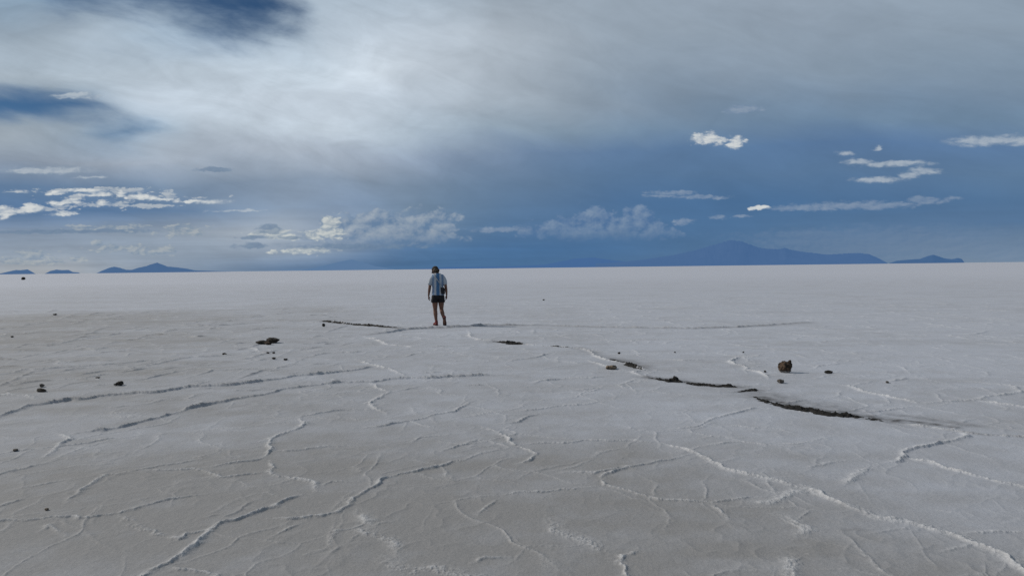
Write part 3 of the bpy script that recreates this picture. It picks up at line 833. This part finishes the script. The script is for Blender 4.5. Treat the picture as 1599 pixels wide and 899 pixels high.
mountain('hills', [(150,427.5),(160,422),(170,418),(178,416),(188,418),(197,421),(206,421),(215,418),(228,415),(238,411.5),(245,409.5),(252,412),(262,416),(275,417),(290,419),(305,422),(335,423),(370,425)], 34000, 2500, m_left, 16)
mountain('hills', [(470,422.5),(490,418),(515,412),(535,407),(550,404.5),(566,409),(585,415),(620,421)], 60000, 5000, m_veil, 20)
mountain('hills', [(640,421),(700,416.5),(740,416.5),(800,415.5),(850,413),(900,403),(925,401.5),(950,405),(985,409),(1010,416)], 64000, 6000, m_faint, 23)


# ------------------------------------------------------------------ stones
rock_brown = noisy('brown_rock', (0.012, 0.010, 0.008), (0.085, 0.055, 0.036), 26.0, 0.9, 6.0, 0.012, 40.0, foot=True)
rock_dark = noisy('dark_rock', (0.008, 0.008, 0.008), (0.045, 0.036, 0.028), 22.0, 0.9, 6.0, 0.008, 60.0, foot=True)
rock_tan = noisy('tan_rock', (0.05, 0.042, 0.034), (0.24, 0.19, 0.14), 30.0, 0.9, 6.0, 0.008, 60.0, foot=True)
rock_grey = noisy('grey_rock', (0.03, 0.028, 0.026), (0.13, 0.115, 0.10), 30.0, 0.9, 6.0, 0.008, 60.0, foot=True)


def rock_shape(seed, dims, lobes=None, sub=4, rough=0.22):
    """one stone: displaced, faceted ball(s), fused; returns verts, faces"""
    bm = bmesh.new()
    lobes = lobes or [(0, 0, 0, 1, 1, 1)]
    rs = np.random.RandomState(seed)
    for k, (lx, ly, lz, sx, sy, sz) in enumerate(lobes):
        g = bmesh.ops.create_icosphere(bm, subdivisions=sub, radius=1.0)['verts']
        pts = np.array([v.co[:] for v in g])
        planes = rs.normal(size=(9, 3))
        planes /= np.linalg.norm(planes, axis=1)[:, None]
        offs = rs.uniform(0.62, 0.92, 9)
        r = np.ones(len(pts))
        for pl, of in zip(planes, offs):
            dt = pts @ pl
            r = np.where(dt * r > of, of / np.maximum(dt, 1e-3), r)
        sd = seed * 3.1 + k * 7.7
        r *= 1 + rough * noise3(pts, 2.2, sd) + rough * 0.6 * noise3(pts, 5.1, sd + 4) + rough * 0.35 * noise3(pts, 11.0, sd + 9)
        pts = pts * r[:, None] * np.array([sx, sy, sz]) + np.array([lx, ly, lz])
        for v, q in zip(g, pts):
            v.co = q
    bm.verts.ensure_lookup_table()
    V = np.array([v.co[:] for v in bm.verts])
    Fc = [[v.index for v in f.verts] for f in bm.faces]
    bm.free()
    V = V * (np.array(dims) / 2)
    V[:, 2] -= V[:, 2].min() + dims[2] * 0.06
    return V, Fc


def stone(px, py, wpx, hpx, mat, label, seed, group, lobes=None, depth=0.9, rough=0.22, rz=0.0, name='stone', cat='stone', sub=4):
    gx, gy = ground(px, py)
    dist = math.hypot(gx, gy)
    s = dist / F
    w, h = wpx * s, hpx * s
    V, Fc = rock_shape(seed, (w, w * depth, h * 1.12), lobes, sub, rough)
    o = mesh_obj(name, V, Fc, mat)
    o.location = (gx, gy + w * depth * 0.3, height_at(gx, gy))
    o.rotation_euler = (0, 0, rz)
    return tag(o, label, cat, group)


G1 = 'loose stones on the salt'
stone(1229, 582, 21, 17, rock_brown, 'largest brown rock standing alone on the white salt, a small knob on its top right', 3, G1,
      [(-.10, 0, 0, .88, .9, .86), (.38, 0, .25, .52, .6, .62), (.58, -.1, .80, .26, .3, .28), (-.45, -.1, -.3, .5, .6, .6), (.1, -.3, -.2, .6, .6, .7)], rough=0.30, name='rock', cat='rock')
stone(1220, 598.5, 10, 6, rock_grey, 'small grey-brown stone on the salt just below the largest brown rock', 5, G1)
stone(1295, 583, 11, 4, rock_dark, 'flat dark stone on a salt ridge to the right of the largest brown rock', 6, G1, depth=.7)
stone(1195, 581.5, 4, 3, rock_dark, 'tiny dark pebble on the salt to the left of the largest brown rock', 8, G1, sub=3, name='pebble', cat='pebble')
stone(955, 577, 17, 8, rock_tan, 'tan rock half covered by salt at the upper end of the mud ridge', 9, G1,
      [(.2, 0, 0, .8, .8, .9), (-.55, .1, -.1, .5, .6, .7)], name='rock', cat='rock')
stone(967, 553, 5, 3.5, rock_dark, 'tiny dark pebble on the salt above the tan rock', 10, G1, sub=3, name='pebble', cat='pebble')
G2 = 'dark stones of the pile on the left'
stone(409, 537.5, 20, 5.5, rock_dark, 'long low dark stone, left one of the pile of three on the salt', 12, G2, depth=.7, rz=.25, name='rock', cat='rock')
stone(425, 535.5, 20, 9, rock_dark, 'tallest rounded dark stone leaning over the right side of the pile of three', 13, G2, depth=.7, rz=-.1, name='rock', cat='rock')
stone(418.5, 538.5, 11, 5, rock_brown, 'brownish stone in front between the two dark stones of the pile', 14, G2, depth=.6, name='rock', cat='rock')
stone(427, 561.5, 7, 3, rock_dark, 'small flat dark stone under the pile of three, left of a similar one', 15, G1, sub=3)
stone(445.5, 562.5, 6, 3, rock_dark, 'small flat dark stone under the pile of three, right of a similar one', 16, G1, sub=3)
stone(418, 552, 5, 2.5, rock_grey, 'tiny grey pebble right under the pile of three, left of its twin', 17, G1, sub=3, name='pebble', cat='pebble')
stone(427, 552, 5, 2.5, rock_grey, 'tiny grey pebble right under the pile of three, right of its twin', 18, G1, sub=3, name='pebble', cat='pebble')
stone(350, 554.5, 7, 3, rock_dark, 'small dark stone on a salt ridge to the left of the pile of three', 19, G1, sub=3)
stone(505, 510, 6, 5, rock_dark, 'small dark stone at the left end of the thin mud line behind the walker', 20, G1, sub=3)
stone(184, 602.5, 12, 6.5, rock_dark, 'lumpy black stone above the long salt ridge on the left', 21, G1, [(.15, 0, 0, .8, .8, .9), (-.65, -.1, -.4, .5, .5, .4)])
stone(62, 612, 16, 4.5, rock_dark, 'flat wide dark stone at the left above the long salt ridge', 22, G1, depth=.6)
stone(64, 604.5, 7, 4.5, rock_grey, 'small grey stone just behind the flat wide dark stone', 23, G1, sub=3)
stone(152, 591.5, 6, 2.5, rock_dark, 'tiny dark pebble up and left of the lumpy black stone', 24, G1, sub=3, name='pebble', cat='pebble')
stone(35, 437, 5, 3.5, rock_dark, 'lone dark rock far out on the salt below the left islands', 25, G1, sub=3, name='rock', cat='rock')
stone(85, 492.5, 5, 2.2, rock_dark, 'small dark stone far left in the rough grey salt', 26, G1, sub=3)
stone(18, 527, 4, 2, rock_grey, 'small grey stone near the left edge in the rough salt', 27, G1, sub=3)
stone(849, 469, 4, 2, rock_grey, 'tiny pebble far out on the smooth salt right of the walker', 28, G1, sub=3, name='pebble', cat='pebble')
stone(72, 797, 5, 3.5, rock_tan, 'small pale salt-crusted stone in the darker foreground at the left', 29, G1, sub=3)
stone(1386, 598, 5, 2.5, rock_grey, 'tiny grey pebble on a salt line right of the flat dark stone', 30, G1, sub=3, name='pebble', cat='pebble')
stone(22, 705, 7, 2.5, rock_grey, 'small grey mud crumb on the salt line at the left edge', 31, G1, sub=3)
stone(1161, 551, 3, 2, rock_dark, 'tiny dark pebble above the zigzag salt ridge near the largest brown rock', 33, G1, sub=3, name='pebble', cat='pebble')
stone(1054, 551.5, 3, 1.8, rock_dark, 'tiny dark pebble midway between the tan rock and the zigzag salt ridge', 34, G1, sub=3, name='pebble', cat='pebble')

# ------------------------------------------------------------------ dark mud pushed up along the cracks
mud = noisy('dark_mud', (0.004, 0.004, 0.004), (0.026, 0.022, 0.018), 40.0, 0.85, 6.0, 0.01, 70.0, 0.4, 0.75)


def mud_ridge(pts, label, seed):
    """pts: (px, py, half width m, height m)"""
    g = np.array([(*ground(a, b), c, d) for a, b, c, d in pts])
    seg = np.hypot(np.diff(g[:, 0]), np.diff(g[:, 1]))
    s = np.concatenate([[0], np.cumsum(seg)])
    n = max(30, int(s[-1] / 0.012))
    t = np.linspace(0, s[-1], n)
    C = np.stack([np.interp(t, s, g[:, k]) for k in range(4)], -1)
    T = np.gradient(C[:, :2], axis=0)
    T /= np.linalg.norm(T, axis=1)[:, None] + 1e-9
    Nn = np.stack([-T[:, 1], T[:, 0]], -1)
    K = 21
    q = np.linspace(-1, 1, K)
    TT, QQ = np.meshgrid(t, q, indexing='ij')
    endt = np.clip(np.minimum(t, s[-1] - t) / 0.25, 0.0, 1.0)[:, None]
    wn = (1 + 0.8 * fbm(TT * 4 + seed * 5, TT * 0 + seed, 3)) * (0.3 + 0.7 * endt)
    side = 0.35 * fbm(TT * 3 + 40 + seed, TT * 0 + 2.2, 3) * C[:, 2:3] * 2
    off = QQ * C[:, 2:3] * 1.3 * wn + side
    P = C[:, None, :2] + Nn[:, None, :] * off[..., None]
    base = np.clip(1 - QQ ** 2, 0, 1) ** 0.8
    lump = np.clip(0.6 + 0.8 * fbm(P[..., 0] * 6 + seed, P[..., 1] * 6, 2) + 0.55 * fbm(P[..., 0] * 22, P[..., 1] * 22 + seed, 3) + 0.5 * fbm(P[..., 0] * 70, P[..., 1] * 70, 2), -0.3, 1.9)
    gz = np.array([[height_at(x, y) for x, y in row] for row in P])
    z = gz * 0.6 + C[:, 3:4] * base * lump * (0.25 + 0.75 * endt) - 0.010
    z[:, 0] = z[:, -1] = -0.02
    z[0] = z[-1] = -0.02
    V = np.concatenate([P, z[..., None]], -1).reshape(-1, 3)
    Fq = [(i * K + j, i * K + j + 1, (i + 1) * K + j + 1, (i + 1) * K + j) for i in range(n - 1) for j in range(K - 1)]
    c = V.mean(0)
    c[2] = 0
    o = mesh_obj('mud_ridge', V - c, [f[::-1] for f in Fq], mud)
    o.location = c
    return tag(o, label, 'mud ridge', 'ridges of dark mud along the cracks')


mud_ridge([(1172, 617, .03, .03), (1186, 624, .05, .035), (1203, 629, .05, .03), (1223, 634.4, .05, .03), (1243, 638, .075, .042), (1262, 641, .085, .042), (1282, 645, .085, .04), (1302, 647, .085, .042), (1321, 648.5, .075, .045), (1341, 652, .05, .028), (1363, 655, .05, .022), (1396, 658.5, .035, .014), (1425, 661.5, .02, .012)],
          'longest and thickest ridge of black mud, nearest to the camera on the right', 1)
mud_ridge([(1006, 589, .03, .02), (1030, 592.5, .05, .032), (1046, 594.6, .06, .04), (1052, 595.3, .08, .10), (1058, 596.2, .06, .045), (1070, 598, .06, .04), (1095, 601, .06, .035), (1118, 602.5, .06, .035), (1131, 603.2, .07, .05), (1140, 603.8, .08, .085), (1155, 605, .05, .035)],
          'straight black mud ridge between the tan rock and the longest mud ridge', 2)
mud_ridge([(1143, 612.5, .03, .02), (1165, 610.5, .05, .03), (1178, 609.5, .07, .055), (1195, 610, .03, .02)],
          'short black mud clump just above the near end of the longest mud ridge', 3)
mud_ridge([(938, 560, .03, .02), (955, 562, .06, .03), (975, 566, .05, .03), (990, 572, .07, .05), (1006, 578, .04, .03)],
          'broken brownish mud ridge mixed with white salt beside the tan rock', 4)
mud_ridge([(768, 533, .05, .03), (782, 534.5, .10, .05), (800, 536, .12, .055), (822, 538.5, .06, .03)],
          'short dark mud ridge right of the walker in the middle of the flat', 5)
mud_ridge([(845, 540, .04, .03), (862, 541, .03, .02), (880, 542, .03, .02), (905, 544, .03, .03)],
          'thin broken dark mud line between the short mud ridge and the tan rock', 6)
mud_ridge([(501, 501, .06, .035), (520, 503.4, .09, .04), (551, 507, .08, .035), (570, 508.5, .08, .05), (590, 510, .06, .03), (630, 512.3, .03, .025)],
          'long thin dark mud line on the left of the walker', 7)

# ------------------------------------------------------------------ the walker
PX0, PZ0, PS = 410.0, 808.0, 0.002278      # local frame of the figure
gx, gy = ground(684.7, 507.9)
PLOC = Vector((gx, gy, height_at(gx, gy)))
PROT = -math.atan2(gx, gy)


def remeshed(name, chunks, voxel, mat, parent, smooth=6, wrinkle=None):
    """fuse closed pieces into one continuous skin"""
    V, Fc, o0 = [], [], 0
    for (v, f) in chunks:
        V += [tuple(q) for q in v]
        Fc += [tuple(i + o0 for i in k) for k in f]
        o0 = len(V)
    me = bpy.data.meshes.new('tmp')
    me.from_pydata(V, [], Fc)
    bm = bmesh.new()
    bm.from_mesh(me)
    bmesh.ops.recalc_face_normals(bm, faces=bm.faces)
    bm.to_mesh(me)
    bm.free()
    tmp = bpy.data.objects.new('tmp', me)
    col.objects.link(tmp)
    rm = tmp.modifiers.new('r', 'REMESH')
    rm.mode = 'VOXEL'
    rm.voxel_size = voxel
    if smooth:
        sm = tmp.modifiers.new('s', 'SMOOTH')
        sm.iterations = smooth
        sm.factor = 0.5
    dg = bpy.context.evaluated_depsgraph_get()
    dg.update()
    out = bpy.data.meshes.new_from_object(tmp.evaluated_get(dg))
    bpy.data.objects.remove(tmp)
    bpy.data.meshes.remove(me)
    out.name = name
    n = len(out.vertices)
    if wrinkle:
        co = np.empty(n * 3)
        out.vertices.foreach_get('co', co)
        no = np.empty(n * 3)
        out.vertices.foreach_get('normal', no)
        co, no = co.reshape(-1, 3), no.reshape(-1, 3)
        co = co + no * wrinkle(co)[:, None]
        out.vertices.foreach_set('co', co.ravel())
        out.update()
    out.polygons.foreach_set('use_smooth', np.ones(len(out.polygons), bool))
    out.materials.clear()
    out.materials.append(mat)
    o = bpy.data.objects.new(name, out)
    col.objects.link(o)
    o.parent = parent
    return o


def tube(pts, K=16, flat=None):
    """closed tapered tube along (x, y, z, r); flat = (axis vector, factor) squashes sections along an axis"""
    P = [Vector(p[:3]) for p in pts]
    V, Fc = [], []
    up = None
    # round caps
    rings = []
    n = len(P)
    for i in range(n):
        t = (P[min(i + 1, n - 1)] - P[max(i - 1, 0)]).normalized()
        rings.append((P[i], t, pts[i][3]))
    t0, t1 = rings[0][1], rings[-1][1]
    pre = [(P[0] - t0 * pts[0][3] * math.sin(a), t0, pts[0][3] * math.cos(a)) for a in (R(75), R(45), R(20))]
    post = [(P[-1] + t1 * pts[-1][3] * math.sin(a), t1, pts[-1][3] * math.cos(a)) for a in (R(20), R(45), R(75))]
    rings = pre + rings + post
    for c, t, r in rings:
        if up is None:
            up = Vector((0, 1, 0)) if abs(t.y) < 0.8 else Vector((1, 0, 0))
        u = (up - t * up.dot(t)).normalized()
        up = u
        w = t.cross(u)
        for k in range(K):
            a = 2 * math.pi * k / K
            q = u * math.cos(a) * r + w * math.sin(a) * r
            if flat:
                ax = Vector(flat[0]).normalized()
                q = q - ax * q.dot(ax) * (1 - flat[1])
            V.append(c + q)
    m = len(rings)
    for i in range(m - 1):
        for k in range(K):
            Fc.append((i * K + k, i * K + (k + 1) % K, (i + 1) * K + (k + 1) % K, (i + 1) * K + k))
    Fc.append(tuple(range(K)))
    Fc.append(tuple(range((m - 1) * K, m * K)))
    return V, Fc


def loft(rings, K=32, sq=2.3):
    """closed stack of horizontal super-ellipses (cx, cy, z, rx, ry)"""
    V, Fc = [], []
    for cx, cy, z, rx, ry in rings:
        for k in range(K):
            a = 2 * math.pi * k / K
            c, s = math.cos(a), math.sin(a)
            V.append((cx + rx * math.copysign(abs(c) ** (2 / sq), c), cy + ry * math.copysign(abs(s) ** (2 / sq), s), z))
    m = len(rings)
    for i in range(m - 1):
        for k in range(K):
            Fc.append((i * K + k, i * K + (k + 1) % K, (i + 1) * K + (k + 1) % K, (i + 1) * K + k))
    Fc.append(tuple(range(K)))
    Fc.append(tuple(range((m - 1) * K, m * K)))
    return V, Fc


def ball(c, r, mtx=None, K=16):
    V, Fc = [], []
    M = K // 2
    for i in range(1, M):
        th = math.pi * i / M
        for k in range(K):
            a = 2 * math.pi * k / K
            q = Vector((r[0] * math.sin(th) * math.cos(a), r[1] * math.sin(th) * math.sin(a), r[2] * math.cos(th)))
            V.append(q)
    for i in range(M - 2):
        for k in range(K):
            Fc.append((i * K + k, i * K + (k + 1) % K, (i + 1) * K + (k + 1) % K, (i + 1) * K + k))
    Fc.append(tuple(range(K)))
    Fc.append(tuple(range((M - 2) * K, (M - 1) * K)))
    V = [((mtx @ q) if mtx else q) + Vector(c) for q in V]
    return V, Fc


skin = noisy('tanned_skin', (0.115, 0.058, 0.04), (0.15, 0.078, 0.053), 12.0, 0.55)
hair_m = noisy('dark_hair', (0.010, 0.008, 0.006), (0.03, 0.02, 0.014), 60.0, 0.6)
cap_m = noisy('brown_cap_cloth', (0.020, 0.016, 0.013), (0.034, 0.027, 0.022), 40.0, 0.9)
short_m = noisy('black_shorts_cloth', (0.008, 0.008, 0.010), (0.014, 0.014, 0.016), 20.0, 0.9)
shoe_m = noisy('red_shoe_cloth', (0.09, 0.014, 0.014), (0.16, 0.03, 0.028), 40.0, 0.7)
sole_m = noisy('dark_rubber', (0.03, 0.012, 0.012), (0.07, 0.025, 0.022), 40.0, 0.8)
bag_m = noisy('black_bag_cloth', (0.008, 0.009, 0.012), (0.02, 0.02, 0.024), 30.0, 0.8)
strap_m = noisy('grey_strap_web', (0.20, 0.24, 0.28), (0.30, 0.33, 0.37), 60.0, 0.8)


def shirt_build(nt, bs):
    p = nt.n('ShaderNodeTexCoord').outputs['Object']
    x, y, z = nt.sep(p)
    n = nt.noise(p, 7.0, 3.0, 0.5)
    xx = nt.m('ADD', x, nt.m('MULTIPLY', nt.m('SUBTRACT', n, 0.5), 0.03))
    f = None
    for c, hw in ((-0.125, 0.030), (0.0, 0.042), (0.122, 0.028)):
        k = nt.step(nt.m('ABSOLUTE', nt.m('SUBTRACT', xx, c)), hw + 0.006, hw - 0.006)
        k = nt.m('MULTIPLY', k, 1.0 if c == 0.0 else 0.7)
        f = k if f is None else nt.m('MAXIMUM', f, k)
    c = nt.mix(f, (0.34, 0.37, 0.41), (0.055, 0.135, 0.265))
    c = nt.v('SCALE', c, scale=nt.step(nt.noise(p, 25.0, 3.0), 0.2, 0.8, 0.9, 1.08))
    nt.put(bs.inputs['Base Color'], c)


shirt_m = material('striped_jersey', shirt_build, Roughness=0.85, Specular_IOR_Level=0.2)

person = empty('person', PLOC, PROT)
tag(person, 'person walking away over the salt in striped shirt, black shorts and cap', 'person')

# head turned to the left and bowed
HC = Vector((-0.058, 0.080, 1.468))
HM = (Matrix.Rotation(R(32), 3, 'Z') @ Matrix.Rotation(R(-28), 3, 'X'))


def hp(x, y, z):
    return HC + HM @ Vector((x, y, z))


body = []
body.append(loft([(0, .0, .70, .12, .09), (0, 0, .76, .155, .105), (0, 0, .84, .15, .10), (0, .005, .93, .125, .088), (-.002, .01, 1.03, .13, .092), (-.004, .012, 1.14, .15, .10), (-.006, .01, 1.24, .165, .10), (-.008, .01, 1.30, .13, .085), (-.01, .015, 1.35, .085, .065), (-.012, .02, 1.39, .06, .055)]))
body.append(tube([(-.010, .01, 1.33, .062), (-.02, .03, 1.39, .052), (-.035, .055, 1.44, .05), (-.042, .07, 1.49, .05)]))
body.append(ball(HC, (.074, .095, .105), HM))
body.append(ball(hp(0, .055, -.06), (.052, .05, .055), HM))             # jaw
body.append(tube([(*hp(0, .085, .005), .008), (*hp(0, .102, -.03), .013)], 10))   # nose
body.append(tube([(*hp(-.02, .088, -.063), .007), (*hp(0, .094, -.063), .008), (*hp(.02, .088, -.063), .007)], 10))   # lips
for s in (-1, 1):
    body.append(ball(hp(s * .076, -.005, -.015), (.010, .018, .03), HM, 10))
    body.append(tube([(*hp(s * .014, .088, .018), .008), (*hp(s * .045, .078, .02), .008)], 10))   # brow


def hand(W0, dirv, side, curl):
    """palm, four unequal bent fingers and a thumb; W0 wrist, dirv down the hand, side = thumb side vector"""
    d = Vector(dirv).normalized()
    s = Vector(side)
    s = (s - d * s.dot(d)).normalized()
    nrm = d.cross(s) * curl                   # the way the fingers curl
    W0 = Vector(W0)
    out = [tube([(*(W0), .023), (*(W0 + d * .03), .030), (*(W0 + d * .075), .032), (*(W0 + d * .088), .026)], 14, (nrm, 0.5))]
    for k, (o, L) in enumerate(((.026, .068), (.009, .077), (-.009, .072), (-.026, .056))):
        b = W0 + d * .075 + s * o
        p1 = b + (d * .95 + nrm * .2) * L * .5
        p2 = p1 + (d * .8 + nrm * .6) * L * .32
        p3 = p2 + (d * .5 + nrm * .85) * L * .26
        out.append(tube([(*b, .0092), (*p1, .0088), (*p2, .0078), (*p3, .0066)], 10))
    b = W0 + d * .03 + s * .022
    p1 = b + (d * .7 + s * .55 + nrm * .3) * .035
    p2 = p1 + (d * .9 + s * .2 + nrm * .3) * .030
    p3 = p2 + (d * .95 + nrm * .3) * .022
    out.append(tube([(*b, .0125), (*p1, .0112), (*p2, .0098), (*p3, .0075)], 10))
    return out


# arms: left hangs slightly out and forward, right close to the bag
body.append(tube([(-.135, .01, 1.295, .050), (-.180, .005, 1.23, .046), (-.203, .0, 1.13, .043), (-.215, -.005, 1.02, .038), (-.226, .015, .95, .037), (-.240, .05, .86, .029), (-.248, .07, .795, .023)]))
body += hand((-.248, .072, .80), (-.02, .12, -1), (.25, 1, 0), 1)
body.append(tube([(.118, .01, 1.295, .050), (.168, .0, 1.23, .046), (.193, -.015, 1.13, .043), (.208, -.03, 1.02, .038), (.216, -.025, .95, .037), (.225, -.005, .87, .029), (.228, .005, .81, .023)]))
body += hand((.228, .006, .815), (0.0, .05, -1), (-.3, 1, 0), -1)
# legs: left planted, right swinging through with the heel up
body.append(tube([(-.075, .0, .76, .088), (-.082, .0, .66, .084), (-.083, .01, .56, .073), (-.080, .02, .45, .056), (-.079, .018, .40, .053), (-.074, .0, .31, .055), (-.066, -.01, .20, .042), (-.055, -.012, .10, .034), (-.052, -.01, .06, .036)]))
body.append(tube([(-.052, -.03, .045, .034), (-.062, .05, .04, .036), (-.080, .13, .028, .03), (-.086, .16, .024, .024)], 14))
body.append(tube([(.075, .0, .76, .088), (.08, .02, .66, .084), (.083, .05, .56, .073), (.085, .085, .46, .056), (.088, .085, .41, .053), (.108, .03, .33, .055), (.132, -.05, .24, .042), (.153, -.12, .165, .034), (.158, -.135, .14, .034)]))
body.append(tube([(.155, -.165, .165, .034), (.158, -.13, .105, .036), (.162, -.09, .045, .030), (.163, -.075, .028, .024)], 14))
remeshed('body', body, 0.0055, skin, person, 3)

# shirt: loose, slightly bloused at the hem
shirt = [loft([(0, .0, .805, .168, .118), (0, 0, .83, .170, .120), (0, 0, .90, .158, .112), (0, .004, .99, .150, .108), (-.002, .008, 1.10, .160, .112), (-.004, .01, 1.20, .175, .115), (-.007, .01, 1.27, .180, .112), (-.009, .012, 1.325, .160, .100), (-.011, .018, 1.368, .105, .080), (-.013, .024, 1.392, .066, .062)])]
shirt.append(tube([(-.120, .01, 1.290, .072), (-.160, .008, 1.23, .070), (-.186, .003, 1.17, .066), (-.200, .0, 1.120, .063)], 20))
shirt.append(tube([(.106, .01, 1.290, .072), (.148, .003, 1.23, .070), (.174, -.008, 1.17, .066), (.188, -.014, 1.120, .063)], 20))


def folds(co):
    return 0.008 * fbm(co[:, 0] * 9 + co[:, 1] * 6, co[:, 2] * 5, 3) + 0.004 * fbm(co[:, 0] * 20 + 3, co[:, 2] * 14 + co[:, 1] * 9, 2)


remeshed('shirt', shirt, 0.006, shirt_m, person, 4, folds)
shorts = [loft([(0, 0, .70, .172, .118), (0, 0, .76, .174, .120), (0, 0, .83, .160, .110), (0, 0, .86, .150, .104)]),
          loft([(-.092, .004, .615, .098, .100), (-.090, .002, .66, .098, .104), (-.08, 0, .72, .094, .106), (-.07, 0, .78, .085, .10)]),
          loft([(.092, .03, .615, .096, .100), (.090, .02, .66, .097, .104), (.08, .005, .72, .094, .106), (.07, 0, .78, .085, .10)])]
remeshed('shorts', shorts, 0.006, short_m, person, 3, folds)

# hair under the cap, cap with its peak to the front left
hair = [ball(hp(0, -.018, -.012), (.082, .090, .092), HM), ball(hp(.012, -.088, -.048), (.050, .036, .045), HM), ball(hp(0, -.06, -.06), (.066, .048, .05), HM)]
remeshed('hair', hair, 0.006, hair_m, person, 2, lambda co: 0.006 * fbm(co[:, 0] * 40, co[:, 2] * 30, 2))
capv = ball(hp(0, .008, .032), (.086, .106, .088), HM, 24)
keep = []
cv, cf = capv
cap_pts = [(HM.transposed() @ (Vector(q) - HC)) for q in cv]
cap_v = [hp(q.x, q.y, max(q.z, .018)) for q in cap_pts]
cap = remeshed('cap', [(cap_v, cf)], 0.005, cap_m, person, 2)
bill = []
bv, bf = [], []
nb = 12
for lay in (0, 1):
    for i in range(nb + 1):
        a = -1.15 + 2.3 * i / nb
        for rr_ in (0.0, 1.0):
            rad = 1.0 + rr_ * 0.78 * math.cos(a) ** 0.7
            bx, by = .084 * math.sin(a) * (1 + .05 * rr_), .098 * math.cos(a) * rad
            bz = .028 - rr_ * .022 - .02 * (math.sin(a) ** 2) - lay * .006
            bv.append(hp(bx, by, bz))
st = 2 * (nb + 1)
for i in range(nb):
    q = 2 * i
    bf += [(q, q + 1, q + 3, q + 2), (st + q, st + q + 2, st + q + 3, st + q + 1), (q + 1, st + q + 1, st + q + 3, q + 3), (q, q + 2, st + q + 2, st + q)]
bf += [(0, st, st + 1, 1), (st - 2, st - 1, 2 * st - 1, 2 * st - 2)]
mesh_obj('peak', bv, bf, cap_m, cap)


def shoe(org, mtx, parent):
    """origin under the heel, toe towards +y of the matrix"""
    def q(x, y, z):
        return Vector(org) + mtx @ Vector((x, y, z))
    prof = [(-.045, .0, .034, .060), (-.02, .0, .038, .085), (.03, .0, .037, .090), (.07, .0, .040, .075), (.12, .004, .046, .058), (.17, .004, .044, .044), (.205, .002, .032, .032), (.222, 0, .014, .022)]
    K = 18

    def build(z0, top, grow):
        V, Fc = [], []
        for (y, cx, hw, h) in prof:
            hh = top(h)
            for k in range(K):
                a = 2 * math.pi * k / K
                c, s = math.cos(a), math.sin(a)
                V.append(q(cx + (hw + grow) * math.copysign(abs(c) ** .75, c), y + (grow if y > 0.1 else -grow), z0 + hh / 2 + hh / 2 * math.copysign(abs(s) ** .75, s)))
        m = len(prof)
        for i in range(m - 1):
            for k in range(K):
                Fc.append((i * K + k, i * K + (k + 1) % K, (i + 1) * K + (k + 1) % K, (i + 1) * K + k))
        Fc.append(tuple(range(K))[::-1])
        Fc.append(tuple(range((m - 1) * K, m * K)))
        return V, Fc
    u = build(.018, lambda h: h, 0.0)
    collar = tube([(*q(0, .0, .075), .040), (*q(0, .0, .112), .042)], 16)
    so_ = remeshed('shoe', [u, collar], .005, shoe_m, parent, 2)
    sv, sf = build(0.0, lambda h: .024, .004)
    mesh_obj('sole', sv, sf, sole_m, so_)
    return so_


shoe((-.053, -.03, -.002), Matrix.Rotation(R(18), 3, 'Z'), person)
shoe((.157, -.185, .172), Matrix.Rotation(R(-4), 3, 'Z') @ Matrix.Rotation(R(-62), 3, 'X'), person)

# bag worn across the back
bag = empty('crossbody_bag', PLOC, PROT)
tag(bag, 'small black bag worn on a grey strap at the right hip of the walking person', 'bag')
pv_ = loft([(.135, -.085, .835, .040, .030), (.135, -.09, .85, .052, .045), (.13, -.10, .91, .054, .050), (.125, -.105, .97, .052, .046), (.12, -.10, 1.005, .044, .035), (.12, -.098, 1.012, .036, .024)], 28, 3.4)
remeshed('pouch', [pv_], .005, bag_m, bag, 2, lambda co: .004 * fbm(co[:, 0] * 22, co[:, 2] * 22, 2))
fl = loft([(.122, -.140, .945, .040, .010), (.12, -.142, .955, .046, .014), (.12, -.138, .99, .046, .016), (.12, -.125, 1.012, .040, .018)], 20, 3.0)
mesh_obj('flap', fl[0], fl[1], bag_m, bag)
spts = [(.115, -.118, 1.0), (.07, -.130, 1.09), (.02, -.128, 1.17), (-.03, -.124, 1.245), (-.075, -.105, 1.315), (-.100, -.06, 1.362), (-.108, 0.0, 1.376), (-.095, .07, 1.350), (-.06, .115, 1.27), (.0, .130, 1.17), (.07, .128, 1.08), (.125, .10, 1.0), (.168, .03, .95), (.175, -.04, .95), (.155, -.085, .97)]
sv, sf = [], []
for i, q in enumerate(spts):
    a, b = Vector(spts[max(i - 1, 0)]), Vector(spts[min(i + 1, len(spts) - 1)])
    t = (b - a).normalized()
    n = Vector((q[0] * .6, q[1], 0.35 if q[2] > 1.33 else 0.0)).normalized()
    s = t.cross(n).normalized()
    c = Vector(q)
    for (e, f) in ((-1, 0), (1, 0), (1, 1), (-1, 1)):
        sv.append(c + s * e * .013 + n * f * .005)
for i in range(len(spts) - 1):
    for k in range(4):
        sf.append((i * 4 + k, i * 4 + (k + 1) % 4, (i + 1) * 4 + (k + 1) % 4, (i + 1) * 4 + k))
sf += [(0, 1, 2, 3), tuple(len(sv) - 4 + k for k in (3, 2, 1, 0))]
mesh_obj('strap', sv, sf, strap_m, bag)

# ------------------------------------------------------------------ render settings
scene.view_settings.view_transform = 'Standard'
scene.view_settings.look = 'None'
scene.view_settings.exposure = 0
scene.view_settings.gamma = 1
scene.cycles.max_bounces = 3
scene.cycles.diffuse_bounces = 2
scene.cycles.use_denoising = False
